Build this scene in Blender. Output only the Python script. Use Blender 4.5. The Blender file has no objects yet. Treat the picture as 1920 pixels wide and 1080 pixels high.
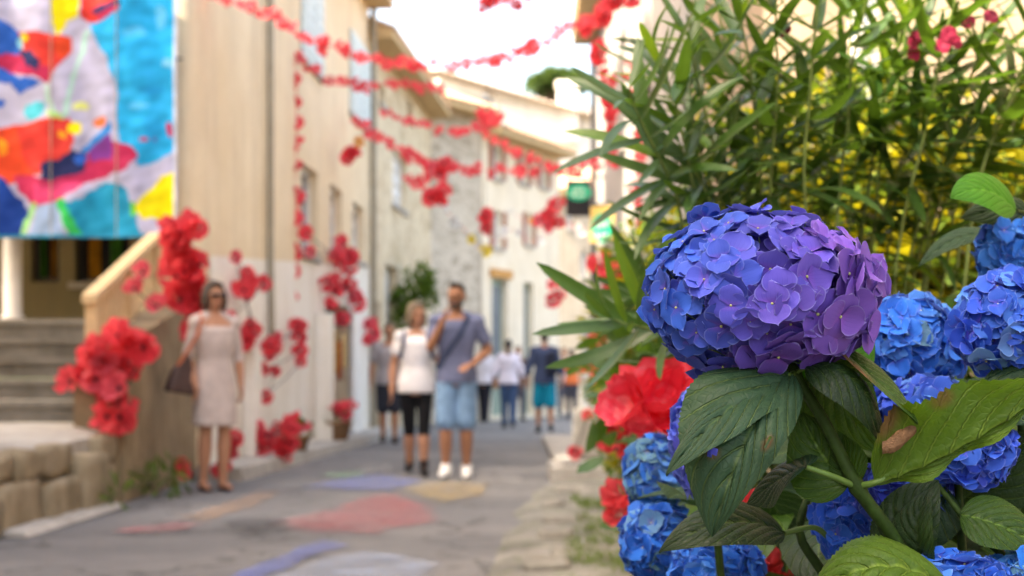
import bpy, math, random
import numpy as np
from mathutils import Vector, Matrix, Euler, noise as mnoise

rnd = random.Random(7)
sc = bpy.context.scene
C = sc.collection
PI = math.pi

# ------------------------------------------------------------------ camera, sky, sun, exposure
H, F, HY = 0.9, 2667.0, 712.0            # eye height (m), focal length and horizon row in 1920-px units
cam_d = bpy.data.cameras.new('camera')
cam = bpy.data.objects.new('camera', cam_d); C.objects.link(cam)
cam.location = (0, 0, H); cam.rotation_euler = (PI/2, 0, 0)
cam_d.lens = 50; cam_d.sensor_width = 36; cam_d.shift_y = 172/1920
cam_d.clip_start = 0.05; cam_d.clip_end = 2000
cam_d.dof.use_dof = True; cam_d.dof.focus_distance = 1.0; cam_d.dof.aperture_fstop = 8.8
sc.camera = cam

SUN_EL, SUN_AZ = math.radians(48), math.radians(-120)   # azimuth from +Y towards +X
sun_dir = Vector((math.sin(SUN_AZ)*math.cos(SUN_EL), math.cos(SUN_AZ)*math.cos(SUN_EL), math.sin(SUN_EL)))
w = bpy.data.worlds.new('World'); sc.world = w; w.use_nodes = True
wn = w.node_tree; bg = wn.nodes['Background']
sky = wn.nodes.new('ShaderNodeTexSky'); sky.sky_type = 'NISHITA'; sky.sun_disc = False
sky.sun_elevation = SUN_EL; sky.sun_rotation = SUN_AZ
sky.air_density = 1.0; sky.dust_density = 6.0; sky.ozone_density = 0.6
wn.links.new(sky.outputs[0], bg.inputs[0]); bg.inputs[1].default_value = 0.15
sd = bpy.data.lights.new('sun', 'SUN'); sd.energy = 2.6; sd.angle = math.radians(0.6); sd.color = (1.0, 0.93, 0.82)
sun = bpy.data.objects.new('sun', sd); C.objects.link(sun)
sun.rotation_euler = sun_dir.to_track_quat('Z', 'Y').to_euler(); sun.location = (-8, 6, 14)
vs = sc.view_settings
vs.view_transform = 'Standard'; vs.look = 'None'; vs.gamma = 1; vs.use_curve_mapping = False
vs.exposure = 2.75
vs.use_white_balance = True; vs.white_balance_temperature = 7500; vs.white_balance_tint = 8
sc.render.engine = 'CYCLES'
cy = sc.cycles
cy.use_denoising = True; cy.max_bounces = 8; cy.diffuse_bounces = 4; cy.glossy_bounces = 3
cy.transmission_bounces = 4; cy.transparent_max_bounces = 8; cy.sample_clamp_indirect = 6
cy.caustics_reflective = False; cy.caustics_refractive = False

def P(px, py, Y):                        # a point of the place, from where it shows and how far off it stands
    return Vector(((px-960)/F*Y, Y, H+(HY-py)/F*Y))
def G(px, py, z=0.0):                    # a point of the ground
    Y = (H-z)*F/(py-HY)
    return Vector(((px-960)/F*Y, Y, z))
def lin(r, g, b):
    f = lambda c: ((c/255+0.055)/1.055)**2.4 if c > 10 else c/255/12.92
    return (f(r), f(g), f(b), 1.0)

# ------------------------------------------------------------------ object helpers
def tag(o, label=None, cat=None, group=None, kind=None):
    if label: o['label'] = label
    if cat: o['category'] = cat
    if group: o['group'] = group
    if kind: o['kind'] = kind
    return o
def link(o, parent=None):
    C.objects.link(o)
    if parent is not None:
        o.parent = parent
        o.matrix_parent_inverse = Matrix.Translation(-parent_loc.get(parent.name, Vector()))
    return o
parent_loc = {}
def empty(name, loc):
    o = bpy.data.objects.new(name, None); C.objects.link(o); o.location = loc
    o.empty_display_size = 0.1
    parent_loc[o.name] = Vector(loc); return o

class MB:
    def __init__(s): s.v = []; s.f = []; s.m = []; s.uv = {}
    def add(s, vs_, fs, m=0):
        b = len(s.v); s.v += [tuple(x) for x in vs_]
        s.f += [tuple(i+b for i in f) for f in fs]; s.m += [m]*len(fs); return b
    def quad(s, a, b, c, d, m=0): return s.add([a, b, c, d], [(0, 1, 2, 3)], m)
    def box(s, x0, x1, y0, y1, z0, z1, m=0):
        return s.add([(x0,y0,z0),(x1,y0,z0),(x1,y1,z0),(x0,y1,z0),(x0,y0,z1),(x1,y0,z1),(x1,y1,z1),(x0,y1,z1)],
              [(0,3,2,1),(4,5,6,7),(0,1,5,4),(1,2,6,5),(2,3,7,6),(3,0,4,7)], m)
    def obox(s, o, X, Y, Z, m=0):         # box from a corner and three edge vectors
        o = Vector(o); X = Vector(X); Y = Vector(Y); Z = Vector(Z)
        return s.add([o, o+X, o+X+Y, o+Y, o+Z, o+X+Z, o+X+Y+Z, o+Y+Z],
              [(0,3,2,1),(4,5,6,7),(0,1,5,4),(1,2,6,5),(2,3,7,6),(3,0,4,7)], m)
    def tube(s, pts, rad, n=8, m=0, cap=True):
        pts = [Vector(p) for p in pts]; k = len(pts)
        if not hasattr(rad, '__len__'): rad = [rad]*k
        base = len(s.v); up = Vector((0.13, 0.21, 1)).normalized()
        for i, p in enumerate(pts):
            t = (pts[min(i+1, k-1)]-pts[max(i-1, 0)])
            t = t.normalized() if t.length > 1e-9 else Vector((0, 0, 1))
            a = t.cross(up)
            if a.length < 1e-3: a = t.cross(Vector((1, 0, 0)))
            a.normalize(); b = t.cross(a)
            for j in range(n):
                q = 2*PI*j/n; s.v.append(tuple(p+(a*math.cos(q)+b*math.sin(q))*rad[i]))
        for i in range(k-1):
            for j in range(n):
                s.f.append((base+i*n+j, base+i*n+(j+1) % n, base+(i+1)*n+(j+1) % n, base+(i+1)*n+j)); s.m.append(m)
        if cap:
            s.f.append(tuple(base+j for j in range(n))); s.m.append(m)
            s.f.append(tuple(base+(k-1)*n+j for j in reversed(range(n)))); s.m.append(m)
    def lathe(s, c, prof, n=16, m=0, sx=1.0, sy=1.0):    # prof = [(r, z)]
        base = len(s.v); k = len(prof); c = Vector(c)
        for r, z in prof:
            for j in range(n):
                q = 2*PI*j/n; s.v.append((c.x+r*sx*math.cos(q), c.y+r*sy*math.sin(q), c.z+z))
        for i in range(k-1):
            for j in range(n):
                s.f.append((base+i*n+j, base+i*n+(j+1) % n, base+(i+1)*n+(j+1) % n, base+(i+1)*n+j)); s.m.append(m)
        s.f.append(tuple(base+j for j in reversed(range(n)))); s.m.append(m)
        s.f.append(tuple(base+(k-1)*n+j for j in range(n))); s.m.append(m)
    def ell(s, c, r, n=14, k=9, m=0, rot=None):
        c = Vector(c); base = len(s.v)
        for i in range(k+1):
            a = -PI/2+PI*i/k
            for j in range(n):
                q = 2*PI*j/n
                d = Vector((r[0]*math.cos(a)*math.cos(q), r[1]*math.cos(a)*math.sin(q), r[2]*math.sin(a)))
                if rot is not None: d = rot @ d
                s.v.append(tuple(c+d))
        for i in range(k):
            for j in range(n):
                s.f.append((base+i*n+j, base+i*n+(j+1) % n, base+(i+1)*n+(j+1) % n, base+(i+1)*n+j)); s.m.append(m)
    def mesh(s, name, mats, smooth=False):
        me = bpy.data.meshes.new(name); me.from_pydata(s.v, [], s.f)
        if not isinstance(mats, (list, tuple)): mats = [mats]
        for x in mats: me.materials.append(x)
        if len(mats) > 1: me.polygons.foreach_set('material_index', s.m)
        if smooth: me.polygons.foreach_set('use_smooth', [True]*len(me.polygons))
        me.update(); return me
    def build(s, name, mats, parent=None, smooth=False):
        return link(bpy.data.objects.new(name, s.mesh(name, mats, smooth)), parent)

# ------------------------------------------------------------------ material helpers
class NT:
    def __init__(s, name):
        s.mat = bpy.data.materials.new(name); s.mat.use_nodes = True
        s.t = s.mat.node_tree; s.b = s.t.nodes['Principled BSDF']; s.out = s.t.nodes['Material Output']
    def n(s, typ, ins=None, **kw):
        nd = s.t.nodes.new('ShaderNode'+typ)
        for k, v in kw.items(): setattr(nd, k, v)
        for k, v in (ins or {}).items(): s.set(nd.inputs[k], v)
        return nd
    def set(s, sock, v):
        if isinstance(v, bpy.types.NodeSocket): s.t.links.new(v, sock)
        elif isinstance(v, bpy.types.Node): s.t.links.new(v.outputs[0], sock)
        else: sock.default_value = v
    def math(s, op, a, b=0.0, c=0.0, clamp=False):
        nd = s.t.nodes.new('ShaderNodeMath'); nd.operation = op; nd.use_clamp = clamp
        s.set(nd.inputs[0], a); s.set(nd.inputs[1], b); s.set(nd.inputs[2], c); return nd.outputs[0]
    def mix(s, fac, a, b, bt='MIX'):
        nd = s.t.nodes.new('ShaderNodeMix'); nd.data_type = 'RGBA'; nd.blend_type = bt
        s.set(nd.inputs[0], fac); s.set(nd.inputs[6], a); s.set(nd.inputs[7], b); return nd.outputs[2]
    def ramp(s, fac, stops):
        nd = s.t.nodes.new('ShaderNodeValToRGB'); s.set(nd.inputs[0], fac); e = nd.color_ramp.elements
        while len(e) < len(stops): e.new(0.5)
        for x, (p, c) in zip(e, stops): x.position = p; x.color = c if len(c) == 4 else (*c, 1)
        return nd.outputs[0]
    def noise(s, scale, detail=4, rough=0.6, vec=None, dist=0.0):
        nd = s.n('TexNoise', {'Scale': scale, 'Detail': detail, 'Roughness': rough, 'Distortion': dist})
        if vec is not None: s.set(nd.inputs['Vector'], vec)
        return nd.outputs[0]
    def pos(s): return s.n('NewGeometry').outputs['Position']
    def bump(s, h, strength=0.3, dist=0.01):
        nd = s.n('Bump', {'Strength': strength, 'Distance': dist, 'Height': h}); s.set(s.b.inputs['Normal'], nd.outputs[0])
    def base(s, c): s.set(s.b.inputs['Base Color'], c)
    def rough(s, r): s.set(s.b.inputs['Roughness'], r)
    def spec(s, v): s.b.inputs['Specular IOR Level'].default_value = v
    def translucent(s, col, fac):
        tr = s.n('BsdfTranslucent'); s.set(tr.inputs[0], col)
        mx = s.n('MixShader'); s.set(mx.inputs[0], fac)
        s.t.links.new(s.b.outputs[0], mx.inputs[1]); s.t.links.new(tr.outputs[0], mx.inputs[2])
        s.t.links.new(mx.outputs[0], s.out.inputs[0])

def plain(name, c, rough=0.7, var=0.12, scale=30.0, bump=0.0, spec=0.3, metal=0.0):
    m = NT(name); n_ = m.noise(scale, 4, 0.65, m.pos())
    lo = tuple(x*(1-var) for x in c[:3]); hi = tuple(min(1, x*(1+var)) for x in c[:3])
    m.base(m.ramp(n_, [(0.3, lo), (0.7, hi)])); m.rough(rough); m.spec(spec); m.b.inputs['Metallic'].default_value = metal
    if bump: m.bump(n_, bump, 0.01)
    return m.mat
def plaster(name, c1, c2, stain, scale=0.9):
    m = NT(name); p = m.pos()
    a = m.noise(scale, 6, 0.65, p); b = m.noise(scale*9, 5, 0.7, p)
    mp = m.n('Mapping', {'Scale': (2.6, 2.6, 0.28)}); m.set(mp.inputs[0], p)
    st = m.noise(1.3, 5, 0.7, mp.outputs[0])
    col = m.ramp(a, [(0.35, c1), (0.65, c2)])
    col = m.mix(m.ramp(st, [(0.48, (0, 0, 0)), (0.72, (0.75, 0.75, 0.75))]), col, stain)
    col = m.mix(m.ramp(b, [(0.5, (0, 0, 0)), (0.8, (0.3, 0.3, 0.3))]), col, tuple(x*0.75 for x in c1[:3])+(1,))
    m.base(col); m.rough(0.9); m.spec(0.15); m.bump(m.math('ADD', m.math('MULTIPLY', a, 2.0), b), 0.5, 0.01)
    return m.mat
def stonewall(name, c1, c2, mortar, scale=2.6):
    m = NT(name); p = m.pos()
    mp = m.n('Mapping', {'Scale': (scale, scale, scale*1.7)}); m.set(mp.inputs[0], p)
    wv = m.n('VectorMath', {0: mp.outputs[0]}, operation='ADD')
    nz = m.n('TexNoise', {'Scale': 1.5, 'Detail': 3.0}); m.set(nz.inputs['Vector'], mp.outputs[0]); m.set(wv.inputs[1], nz.outputs['Color'])
    v = m.n('TexVoronoi', {'Scale': 1.0}, feature='F1'); m.set(v.inputs['Vector'], wv.outputs[0])
    e = m.n('TexVoronoi', {'Scale': 1.0}, feature='DISTANCE_TO_EDGE'); m.set(e.inputs['Vector'], wv.outputs[0])
    sep = m.n('SeparateColor', {0: v.outputs['Color']})
    col = m.ramp(sep.outputs[0], [(0.0, c1), (1.0, c2)])
    edge = m.ramp(e.outputs['Distance'], [(0.02, (1, 1, 1)), (0.09, (0, 0, 0))])
    col = m.mix(edge, col, mortar)
    col = m.mix(m.math('MULTIPLY', m.noise(0.7, 5, 0.6, p), 0.5), col, tuple(x*0.72 for x in c1[:3])+(1,))
    m.base(col); m.rough(0.92); m.spec(0.15); m.bump(e.outputs['Distance'], 0.6, 0.05)
    return m.mat

M = {}
M['asphalt'] = None
def mk_asphalt():
    m = NT('asphalt'); p = m.pos()
    big = m.noise(0.55, 5, 0.6, p); mid = m.noise(6, 5, 0.7, p); fine = m.noise(160, 2, 0.7, p)
    col = m.ramp(big, [(0.3, (0.10, 0.105, 0.115)), (0.55, (0.175, 0.175, 0.178)), (0.75, (0.245, 0.24, 0.23))])
    col = m.mix(m.ramp(mid, [(0.45, (0, 0, 0)), (0.75, (0.5, 0.5, 0.5))]), col, (0.09, 0.09, 0.105, 1))
    col = m.mix(m.ramp(fine, [(0.5, (0, 0, 0)), (0.7, (0.45, 0.45, 0.45))]), col, (0.36, 0.35, 0.33, 1))
    crack = m.n('TexVoronoi', {'Scale': 0.8}, feature='DISTANCE_TO_EDGE')
    nz = m.n('TexNoise', {'Scale': 2.0, 'Detail': 5.0}); m.set(nz.inputs['Vector'], p)
    ad = m.n('VectorMath', {0: p, 1: nz.outputs['Color']}, operation='ADD'); m.set(crack.inputs['Vector'], ad.outputs[0])
    col = m.mix(m.ramp(crack.outputs['Distance'], [(0.004, (0.7, 0.7, 0.7)), (0.02, (0, 0, 0))]), col, (0.05, 0.05, 0.05, 1))
    m.base(col); m.rough(0.85); m.spec(0.25); m.bump(m.math('ADD', fine, mid), 0.5, 0.01)
    return m.mat
M['asphalt'] = mk_asphalt()
M['soil'] = plain('soil', (0.12, 0.10, 0.075), 0.95, 0.4, 12, 0.5)
M['cream'] = plaster('cream_plaster', (0.72, 0.59, 0.40, 1), (0.80, 0.69, 0.51, 1), (0.58, 0.48, 0.35, 1))
M['cream2'] = plaster('pale_stone_plaster', (0.76, 0.66, 0.50, 1), (0.83, 0.75, 0.61, 1), (0.60, 0.52, 0.41, 1), 1.6)
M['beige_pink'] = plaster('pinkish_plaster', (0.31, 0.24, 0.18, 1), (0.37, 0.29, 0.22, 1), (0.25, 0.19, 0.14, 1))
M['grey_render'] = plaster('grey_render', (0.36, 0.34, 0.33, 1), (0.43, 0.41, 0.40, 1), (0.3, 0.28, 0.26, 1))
M['white_lime'] = plaster('white_limewash', (0.80, 0.77, 0.70, 1), (0.86, 0.83, 0.78, 1), (0.66, 0.60, 0.50, 1), 1.3)
M['white_wall'] = plaster('white_house', (0.72, 0.68, 0.60, 1), (0.8, 0.76, 0.7, 1), (0.6, 0.55, 0.5, 1))
M['khaki'] = plaster('khaki_plaster', (0.22, 0.19, 0.11, 1), (0.27, 0.235, 0.145, 1), (0.17, 0.15, 0.10, 1))
M['old_cement'] = plaster('old_cement', (0.22, 0.165, 0.10, 1), (0.36, 0.28, 0.18, 1), (0.10, 0.08, 0.055, 1), 2.4)
M['stone_cream'] = stonewall('cream_stone_wall', (0.56, 0.44, 0.28, 1), (0.84, 0.73, 0.53, 1), (0.76, 0.66, 0.50, 1))
M['stone_grey'] = stonewall('grey_stone_wall', (0.42, 0.36, 0.28, 1), (0.66, 0.59, 0.48, 1), (0.68, 0.61, 0.51, 1))
M['concrete'] = plaster('concrete', (0.36, 0.34, 0.31, 1), (0.46, 0.44, 0.41, 1), (0.25, 0.23, 0.2, 1), 3)
M['stair'] = plaster('stair_stone', (0.17, 0.155, 0.13, 1), (0.26, 0.24, 0.21, 1), (0.09, 0.08, 0.07, 1), 3)
M['block'] = plaster('block_stone', (0.23, 0.185, 0.12, 1), (0.37, 0.31, 0.22, 1), (0.12, 0.10, 0.065, 1), 4)
M['tile'] = plain('roof_tile', (0.50, 0.33, 0.23), 0.9, 0.3, 7, 0.3)
M['tile_pale'] = plain('pale_roof_tile', (0.62, 0.5, 0.42), 0.9, 0.2, 7, 0.3)
M['eave'] = plain('eave_wood', (0.50, 0.36, 0.19), 0.85, 0.25, 10, 0.2)
M['beige_wood'] = plain('beige_painted_wood', (0.62, 0.46, 0.26), 0.7, 0.15, 12, 0.1)
M['shutter_blue'] = plain('pale_blue_shutter', (0.60, 0.70, 0.72), 0.6, 0.06, 8)
M['shutter_red'] = plain('brown_red_shutter', (0.40, 0.20, 0.14), 0.6, 0.15, 8)
M['white_paint'] = plain('white_paint', (0.80, 0.79, 0.77), 0.5, 0.05, 8)
M['grey_paint'] = plain('grey_paint', (0.5, 0.5, 0.5), 0.5, 0.1, 8)
M['glass'] = plain('window_glass', (0.13, 0.16, 0.20), 0.12, 0.2, 3, 0, 0.6)
M['dark'] = plain('dark_interior', (0.02, 0.02, 0.025), 0.8, 0.2, 5)
M['iron'] = plain('dark_iron', (0.05, 0.05, 0.055), 0.5, 0.2, 20, 0, 0.5, 0.6)
M['zinc'] = plain('zinc_pipe', (0.30, 0.27, 0.21), 0.6, 0.15, 10, 0, 0.4, 0.2)
M['terracotta'] = plain('terracotta', (0.30, 0.17, 0.09), 0.85, 0.2, 15, 0.1)
M['bark'] = plain('bark', (0.10, 0.075, 0.05), 0.9, 0.35, 40, 0.5)
M['yellow_paint'] = plain('ochre_board', (0.62, 0.43, 0.13), 0.6, 0.1, 10)
M['sign_green'] = plain('green_enamel', (0.0, 0.42, 0.24), 0.35, 0.05, 10)
M['sign_black'] = plain('black_board', (0.012, 0.012, 0.016), 0.5, 0.1, 10)
M['sign_pale'] = plain('pale_lettering', (0.50, 0.72, 0.60), 0.5, 0.05, 10)

# ------------------------------------------------------------------ ground and road
def ribbon(pts_l, pts_r, z):
    b = MB()
    for i in range(len(pts_l)-1):
        b.quad((*pts_l[i], z), (*pts_r[i], z), (*pts_r[i+1], z), (*pts_l[i+1], z))
    return b
g = MB(); g.quad((-400, -60, -0.03), (400, -60, -0.03), (400, 900, -0.03), (-400, 900, -0.03))
tag(g.build('ground', M['soil']), kind='structure')
g = MB(); nx, ny = 20, 60
for j in range(ny+1):
    for i in range(nx+1):
        y = -4+64*(j/ny)**1.6; x = -9+15*i/nx
        g.v.append((x, y, 0.012*mnoise.noise((x*0.5, y*0.4, 0))-0.0))
for j in range(ny):
    for i in range(nx):
        a = j*(nx+1)+i; g.f.append((a, a+1, a+nx+2, a+nx+1)); g.m.append(0)
road = tag(g.build('road', M['asphalt'], smooth=True), kind='structure')

def chalk(name, col, lo=0.36, hi=0.72):
    m = NT(name); p = m.pos()
    a = m.noise(3.0, 6, 0.75, p); b = m.noise(90, 2, 0.7, p)
    m.base(m.mix(m.noise(5, 3, 0.5, p), col, tuple(min(1, x*1.35+0.03) for x in col[:3])+(1,))); m.rough(0.95); m.spec(0.1)
    fac = m.ramp(m.math('ADD', m.math('MULTIPLY', a, 0.75), m.math('MULTIPLY', b, 0.35)), [(lo, (0.08, 0.08, 0.08)), (hi, (0.66, 0.66, 0.66))])
    cv = m.n('Attribute', attribute_name='cover'); ed = m.ramp(m.math('ADD', cv.outputs['Fac'], m.math('MULTIPLY', m.math('SUBTRACT', a, .5), .9)), [(.08, (0, 0, 0)), (.5, (1, 1, 1))])
    fac = m.math('MULTIPLY', fac, ed)
    tr = m.n('BsdfTransparent'); mx = m.n('MixShader'); m.set(mx.inputs[0], fac)
    m.t.links.new(tr.outputs[0], mx.inputs[1]); m.t.links.new(m.b.outputs[0], mx.inputs[2]); m.t.links.new(mx.outputs[0], m.out.inputs[0])
    return m.mat
def ground_patch(pts, mat, label, z):
    c = [G(x, y) for x, y in pts]; out = []
    for i in range(len(c)):                                   # a wobbly hand-laid outline
        a, b = c[i], c[(i+1) % len(c)]
        for k in range(6):
            p = a.lerp(b, k/6); d = mnoise.noise_vector((p.x*3, p.y*3, 1.7))*0.05; out.append((p.x+d.x, p.y+d.y, z+0.012*mnoise.noise((p.x*0.5, p.y*0.4, 0))))
    cc = sum((Vector(o) for o in out), Vector())/len(out)
    n = len(out); ring = [Vector(o).lerp(cc, .45) for o in out]
    b = MB(); b.add(out+[tuple(r) for r in ring]+[tuple(cc)], [(i, (i+1) % n, n+(i+1) % n, n+i) for i in range(n)]+[(n+i, n+(i+1) % n, 2*n) for i in range(n)])
    o = b.build('road_marking', mat, road); o['label'] = label
    at = o.data.attributes.new('cover', 'FLOAT', 'POINT'); at.data.foreach_set('value', [0.0]*n+[1.0]*(n+1))
M['ch_red'] = chalk('red_road_paint', (0.42, 0.13, 0.14, 1), .40, .80); M['ch_blue'] = chalk('blue_road_paint', (0.13, 0.18, 0.48, 1), .38, .78)
M['ch_yel'] = chalk('yellow_road_paint', (0.46, 0.33, 0.13, 1), .42, .85); M['ch_org'] = chalk('tan_road_paint', (0.44, 0.27, 0.16, 1), .42, .85)
M['ch_wht'] = chalk('white_road_paint', (0.5, 0.49, 0.48, 1), .5, .95); M['ch_grn'] = chalk('green_road_paint', (0.25, 0.45, 0.28, 1), 0.45, 0.75)
M['ch_dark'] = chalk('tar_patch', (0.05, 0.052, 0.06, 1))
M['ch_pale'] = chalk('pale_blue_road_paint', (0.30, 0.36, 0.48, 1), 0.4, 0.75)
ground_patch([(490,985),(600,962),(690,930),(745,922),(825,955),(825,985),(700,1008),(560,1008)], M['ch_red'], 'faded red paint patch on the road', 0.016)
ground_patch([(560,916),(650,898),(720,892),(805,903),(740,922),(640,922)], M['ch_blue'], 'blue paint patch at the couple\'s feet', 0.020)
ground_patch([(745,922),(815,906),(925,910),(905,936),(820,952)], M['ch_yel'], 'yellow paint patch on the road', 0.024)
ground_patch([(320,980),(480,924),(530,924),(480,952),(380,986)], M['ch_org'], 'tan paint streak beside the standing woman', 0.016)
ground_patch([(380,1110),(560,1030),(610,1012),(665,1024),(590,1046),(470,1100)], M['ch_blue'], 'blue paint streak at the bottom of the road', 0.016)
ground_patch([(470,1100),(600,1050),(700,1035),(830,1060),(800,1110)], M['ch_pale'], 'pale blue paint wash on the road', 0.020)
ground_patch([(900,878),(975,878),(985,908),(880,906)], M['ch_wht'], 'white paint block on the road', 0.016)
ground_patch([(675,874),(735,868),(740,888),(670,893)], M['ch_wht'], 'white paint block behind the woman in white', 0.016)
ground_patch([(200,1003),(330,985),(400,990),(330,1004),(240,1008)], M['ch_red'], 'thin pink paint streak on the road', 0.022)
ground_patch([(600,892),(680,888),(690,897),(610,900)], M['ch_grn'], 'green paint streak on the road', 0.024)
ground_patch([(400,985),(500,970),(560,985),(500,1004),(430,1000)], M['ch_dark'], 'dark tar patch on the road', 0.026)

# kerb on the house side, verge on the flower side
def wl(Y): return -2.73+0.0525*(Y-14.3)           # street face of the houses on the west side
b = MB(); ys = [12.6+i*0.5 for i in range(23)]
for y0, y1 in zip(ys[:-1], ys[1:]):
    x0, x1 = wl(y0)+0.02, wl(y1)+0.02; wd = 0.42
    b.add([(x0,y0,0),(x0+wd,y0,0),(x1+wd,y1,0),(x1,y1,0),(x0,y0,.13),(x0+wd-.02,y0,.12),(x1+wd-.02,y1,.12),(x1,y1,.13)],
          [(4,5,6,7),(1,2,6,5),(0,1,5,4),(2,3,7,6)])
tag(b.build('kerb', M['concrete']), kind='structure')
ver = MB(); ny = 40; nx = 10
def ver_edge(y): return -0.20+0.075*(y-6.6)+0.16*mnoise.noise((y*1.1, 3.3, 0)) if y < 11 else min(0.07+0.18*(y-11), 0.5)+0.05*mnoise.noise((y*1.1, 3.3, 0))
for j in range(ny+1):
    y = -2+17*j/ny
    for i in range(nx+1):
        x = ver_edge(max(y, 5))+(1.17-ver_edge(max(y, 5)))*i/nx
        ver.v.append((x, y, 0.022+(0.05*i/nx)+0.02*mnoise.noise((x*4, y*4, 5)) if i else -0.01))
for j in range(ny):
    for i in range(nx):
        a = j*(nx+1)+i; ver.f.append((a, a+1, a+nx+2, a+nx+1)); ver.m.append(0)
def mk_verge():
    m = NT('stony_verge'); p = m.pos(); a = m.noise(2.2, 6, 0.7, p); b = m.noise(14, 5, 0.7, p)
    col = m.ramp(a, [(0.38, (0.09, 0.088, 0.08)), (0.5, (0.18, 0.175, 0.16)), (0.66, (0.27, 0.26, 0.24))])
    col = m.mix(m.ramp(b, [(0.5, (0, 0, 0)), (0.68, (0.8, 0.8, 0.8))]), col, (0.09, 0.12, 0.035, 1))
    m.base(col); m.rough(0.95); m.bump(b, 0.7, 0.02); return m.mat
tag(ver.build('verge', mk_verge(), smooth=True), kind='structure')
# ------------------------------------------------------------------ buildings
class Wall:
    """a street wall from p0 to p1 (2-D), outward normal n; coordinates on it are (s along, z up, d out)"""
    def __init__(s, p0, p1, out):
        s.p0 = Vector((p0[0], p0[1], 0)); s.p1 = Vector((p1[0], p1[1], 0)); s.L = (s.p1-s.p0).length
        s.t = (s.p1-s.p0).normalized(); s.n = Vector((s.t.y, -s.t.x, 0))
        if s.n.dot(Vector((out[0], out[1], 0))) < 0: s.n = -s.n
    def at(s, a, z, d=0.0):
        p = s.p0+s.t*a+s.n*d; return (p.x, p.y, z)
    def s_of(s, px):                                   # where along the wall a column of the photograph falls
        k = (px-960)/F
        return (k*s.p0.y-s.p0.x)/(s.t.x-k*s.t.y)
    def z_of(s, px, py):
        Y = s.p0.y+s.t.y*s.s_of(px); return H+(HY-py)/F*Y
    def panel(s, b, s0, s1, z0, z1, holes=(), rev=0.18, d=0.0, m=0, top=None):
        ss = sorted({s0, s1, *[h[0] for h in holes], *[h[1] for h in holes]}); zs = sorted({z0, z1, *[h[2] for h in holes], *[h[3] for h in holes]})
        for a0, a1 in zip(ss[:-1], ss[1:]):
            for c0, c1 in zip(zs[:-1], zs[1:]):
                if any(h[0] <= a0 and a1 <= h[1] and h[2] <= c0 and c1 <= h[3] for h in holes): continue
                t0 = t1 = c1
                if top is not None and c1 == z1: t0, t1 = top(a0), top(a1)
                b.quad(s.at(a0, c0, d), s.at(a1, c0, d), s.at(a1, t1, d), s.at(a0, t0, d), m)
        for a0, a1, c0, c1 in holes:
            b.quad(s.at(a0, c0, d), s.at(a0, c0, d-rev), s.at(a0, c1, d-rev), s.at(a0, c1, d), m)
            b.quad(s.at(a1, c0, d), s.at(a1, c1, d), s.at(a1, c1, d-rev), s.at(a1, c0, d-rev), m)
            b.quad(s.at(a0, c1, d), s.at(a0, c1, d-rev), s.at(a1, c1, d-rev), s.at(a1, c1, d), m)
            b.quad(s.at(a0, c0, d), s.at(a1, c0, d), s.at(a1, c0, d-rev), s.at(a0, c0, d-rev), m)
    def box(s, b, s0, s1, z0, z1, d0, d1, m=0):
        b.obox(s.at(s0, z0, d0), s.t*(s1-s0), s.n*(d1-d0), (0, 0, z1-z0), m)

def add_window(W, par, s0, s1, z0, z1, rev=0.16, glass='glass', frame='white_paint', sill=True, bars=(1, 2), label=None):
    b = MB(); W.box(b, s0, s1, z0, z1, -rev-0.02, -rev)
    win = b.build('window', M[glass], par)
    if label: win['label'] = label
    b = MB(); f = 0.055
    W.box(b, s0, s0+f, z0, z1, -rev+.002, -rev+.05); W.box(b, s1-f, s1, z0, z1, -rev+.002, -rev+.05)
    W.box(b, s0+f, s1-f, z0, z0+f, -rev+.002, -rev+.05); W.box(b, s0+f, s1-f, z1-f, z1, -rev+.002, -rev+.05)
    for k in range(1, bars[0]+1):
        c = s0+(s1-s0)*k/(bars[0]+1); W.box(b, c-.02, c+.02, z0+f, z1-f, -rev+.004, -rev+.045)
    for k in range(1, bars[1]+1):
        c = z0+(z1-z0)*k/(bars[1]+1); W.box(b, s0+f, s1-f, c-.012, c+.012, -rev+.006, -rev+.04)
    b.build('frame', M[frame], win)
    if sill:
        b = MB(); W.box(b, s0-.06, s1+.06, z0-.07, z0-.002, -rev, 0.05); b.build('sill', M['concrete'], win)
    return win
def add_shutter(W, par, s0, s1, z0, z1, mat, d=0.004):
    b = MB(); W.box(b, s0, s1, z0, z1, d, d+.035)
    n = max(3, int((z1-z0)/0.16))
    for k in range(n):
        c = z0+.06+(z1-z0-.12)*(k+.5)/n; W.box(b, s0+.05, s1-.05, c-.045, c+.045, d+.037, d+.05)
    return b.build('shutter', M[mat], par)
def tiled_roof(W, par, s0, s1, z, over, run, rise, mat='tile', pitch=0.22):
    """rows of round tiles running up from the eave"""
    b = MB(); n = int((s1-s0)/pitch); m_ = 6
    for k in range(n):
        a0 = s0+(s1-s0)*k/n; wdt = (s1-s0)/n
        base = len(b.v)
        for (d, dz) in ((over, 0.0), (over-run, rise)):
            for j in range(m_+1):
                a = a0+wdt*j/m_; h_ = 0.07*abs(math.sin(PI*j/m_))
                b.v.append(W.at(a, z+dz+h_, d))
        for j in range(m_):
            b.f.append((base+j, base+j+1, base+m_+2+j, base+m_+1+j)); b.m.append(0)
    r = b.build('roof', M[mat], par)
    b = MB(); b.add([W.at(s0, z-.02, over-.02), W.at(s1, z-.02, over-.02), W.at(s1, z-.02+rise, over-run), W.at(s0, z-.02+rise, over-run),
                     W.at(s0, z-.14, over-.02), W.at(s1, z-.14, over-.02), W.at(s1, z-.14, -0.25), W.at(s0, z-.14, -0.25)],
                    [(0,1,2,3),(0,4,5,1),(4,7,6,5),(0,3,7,4),(1,5,6,2)])
    b.build('eave', M['eave'], r)
    return r

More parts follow.
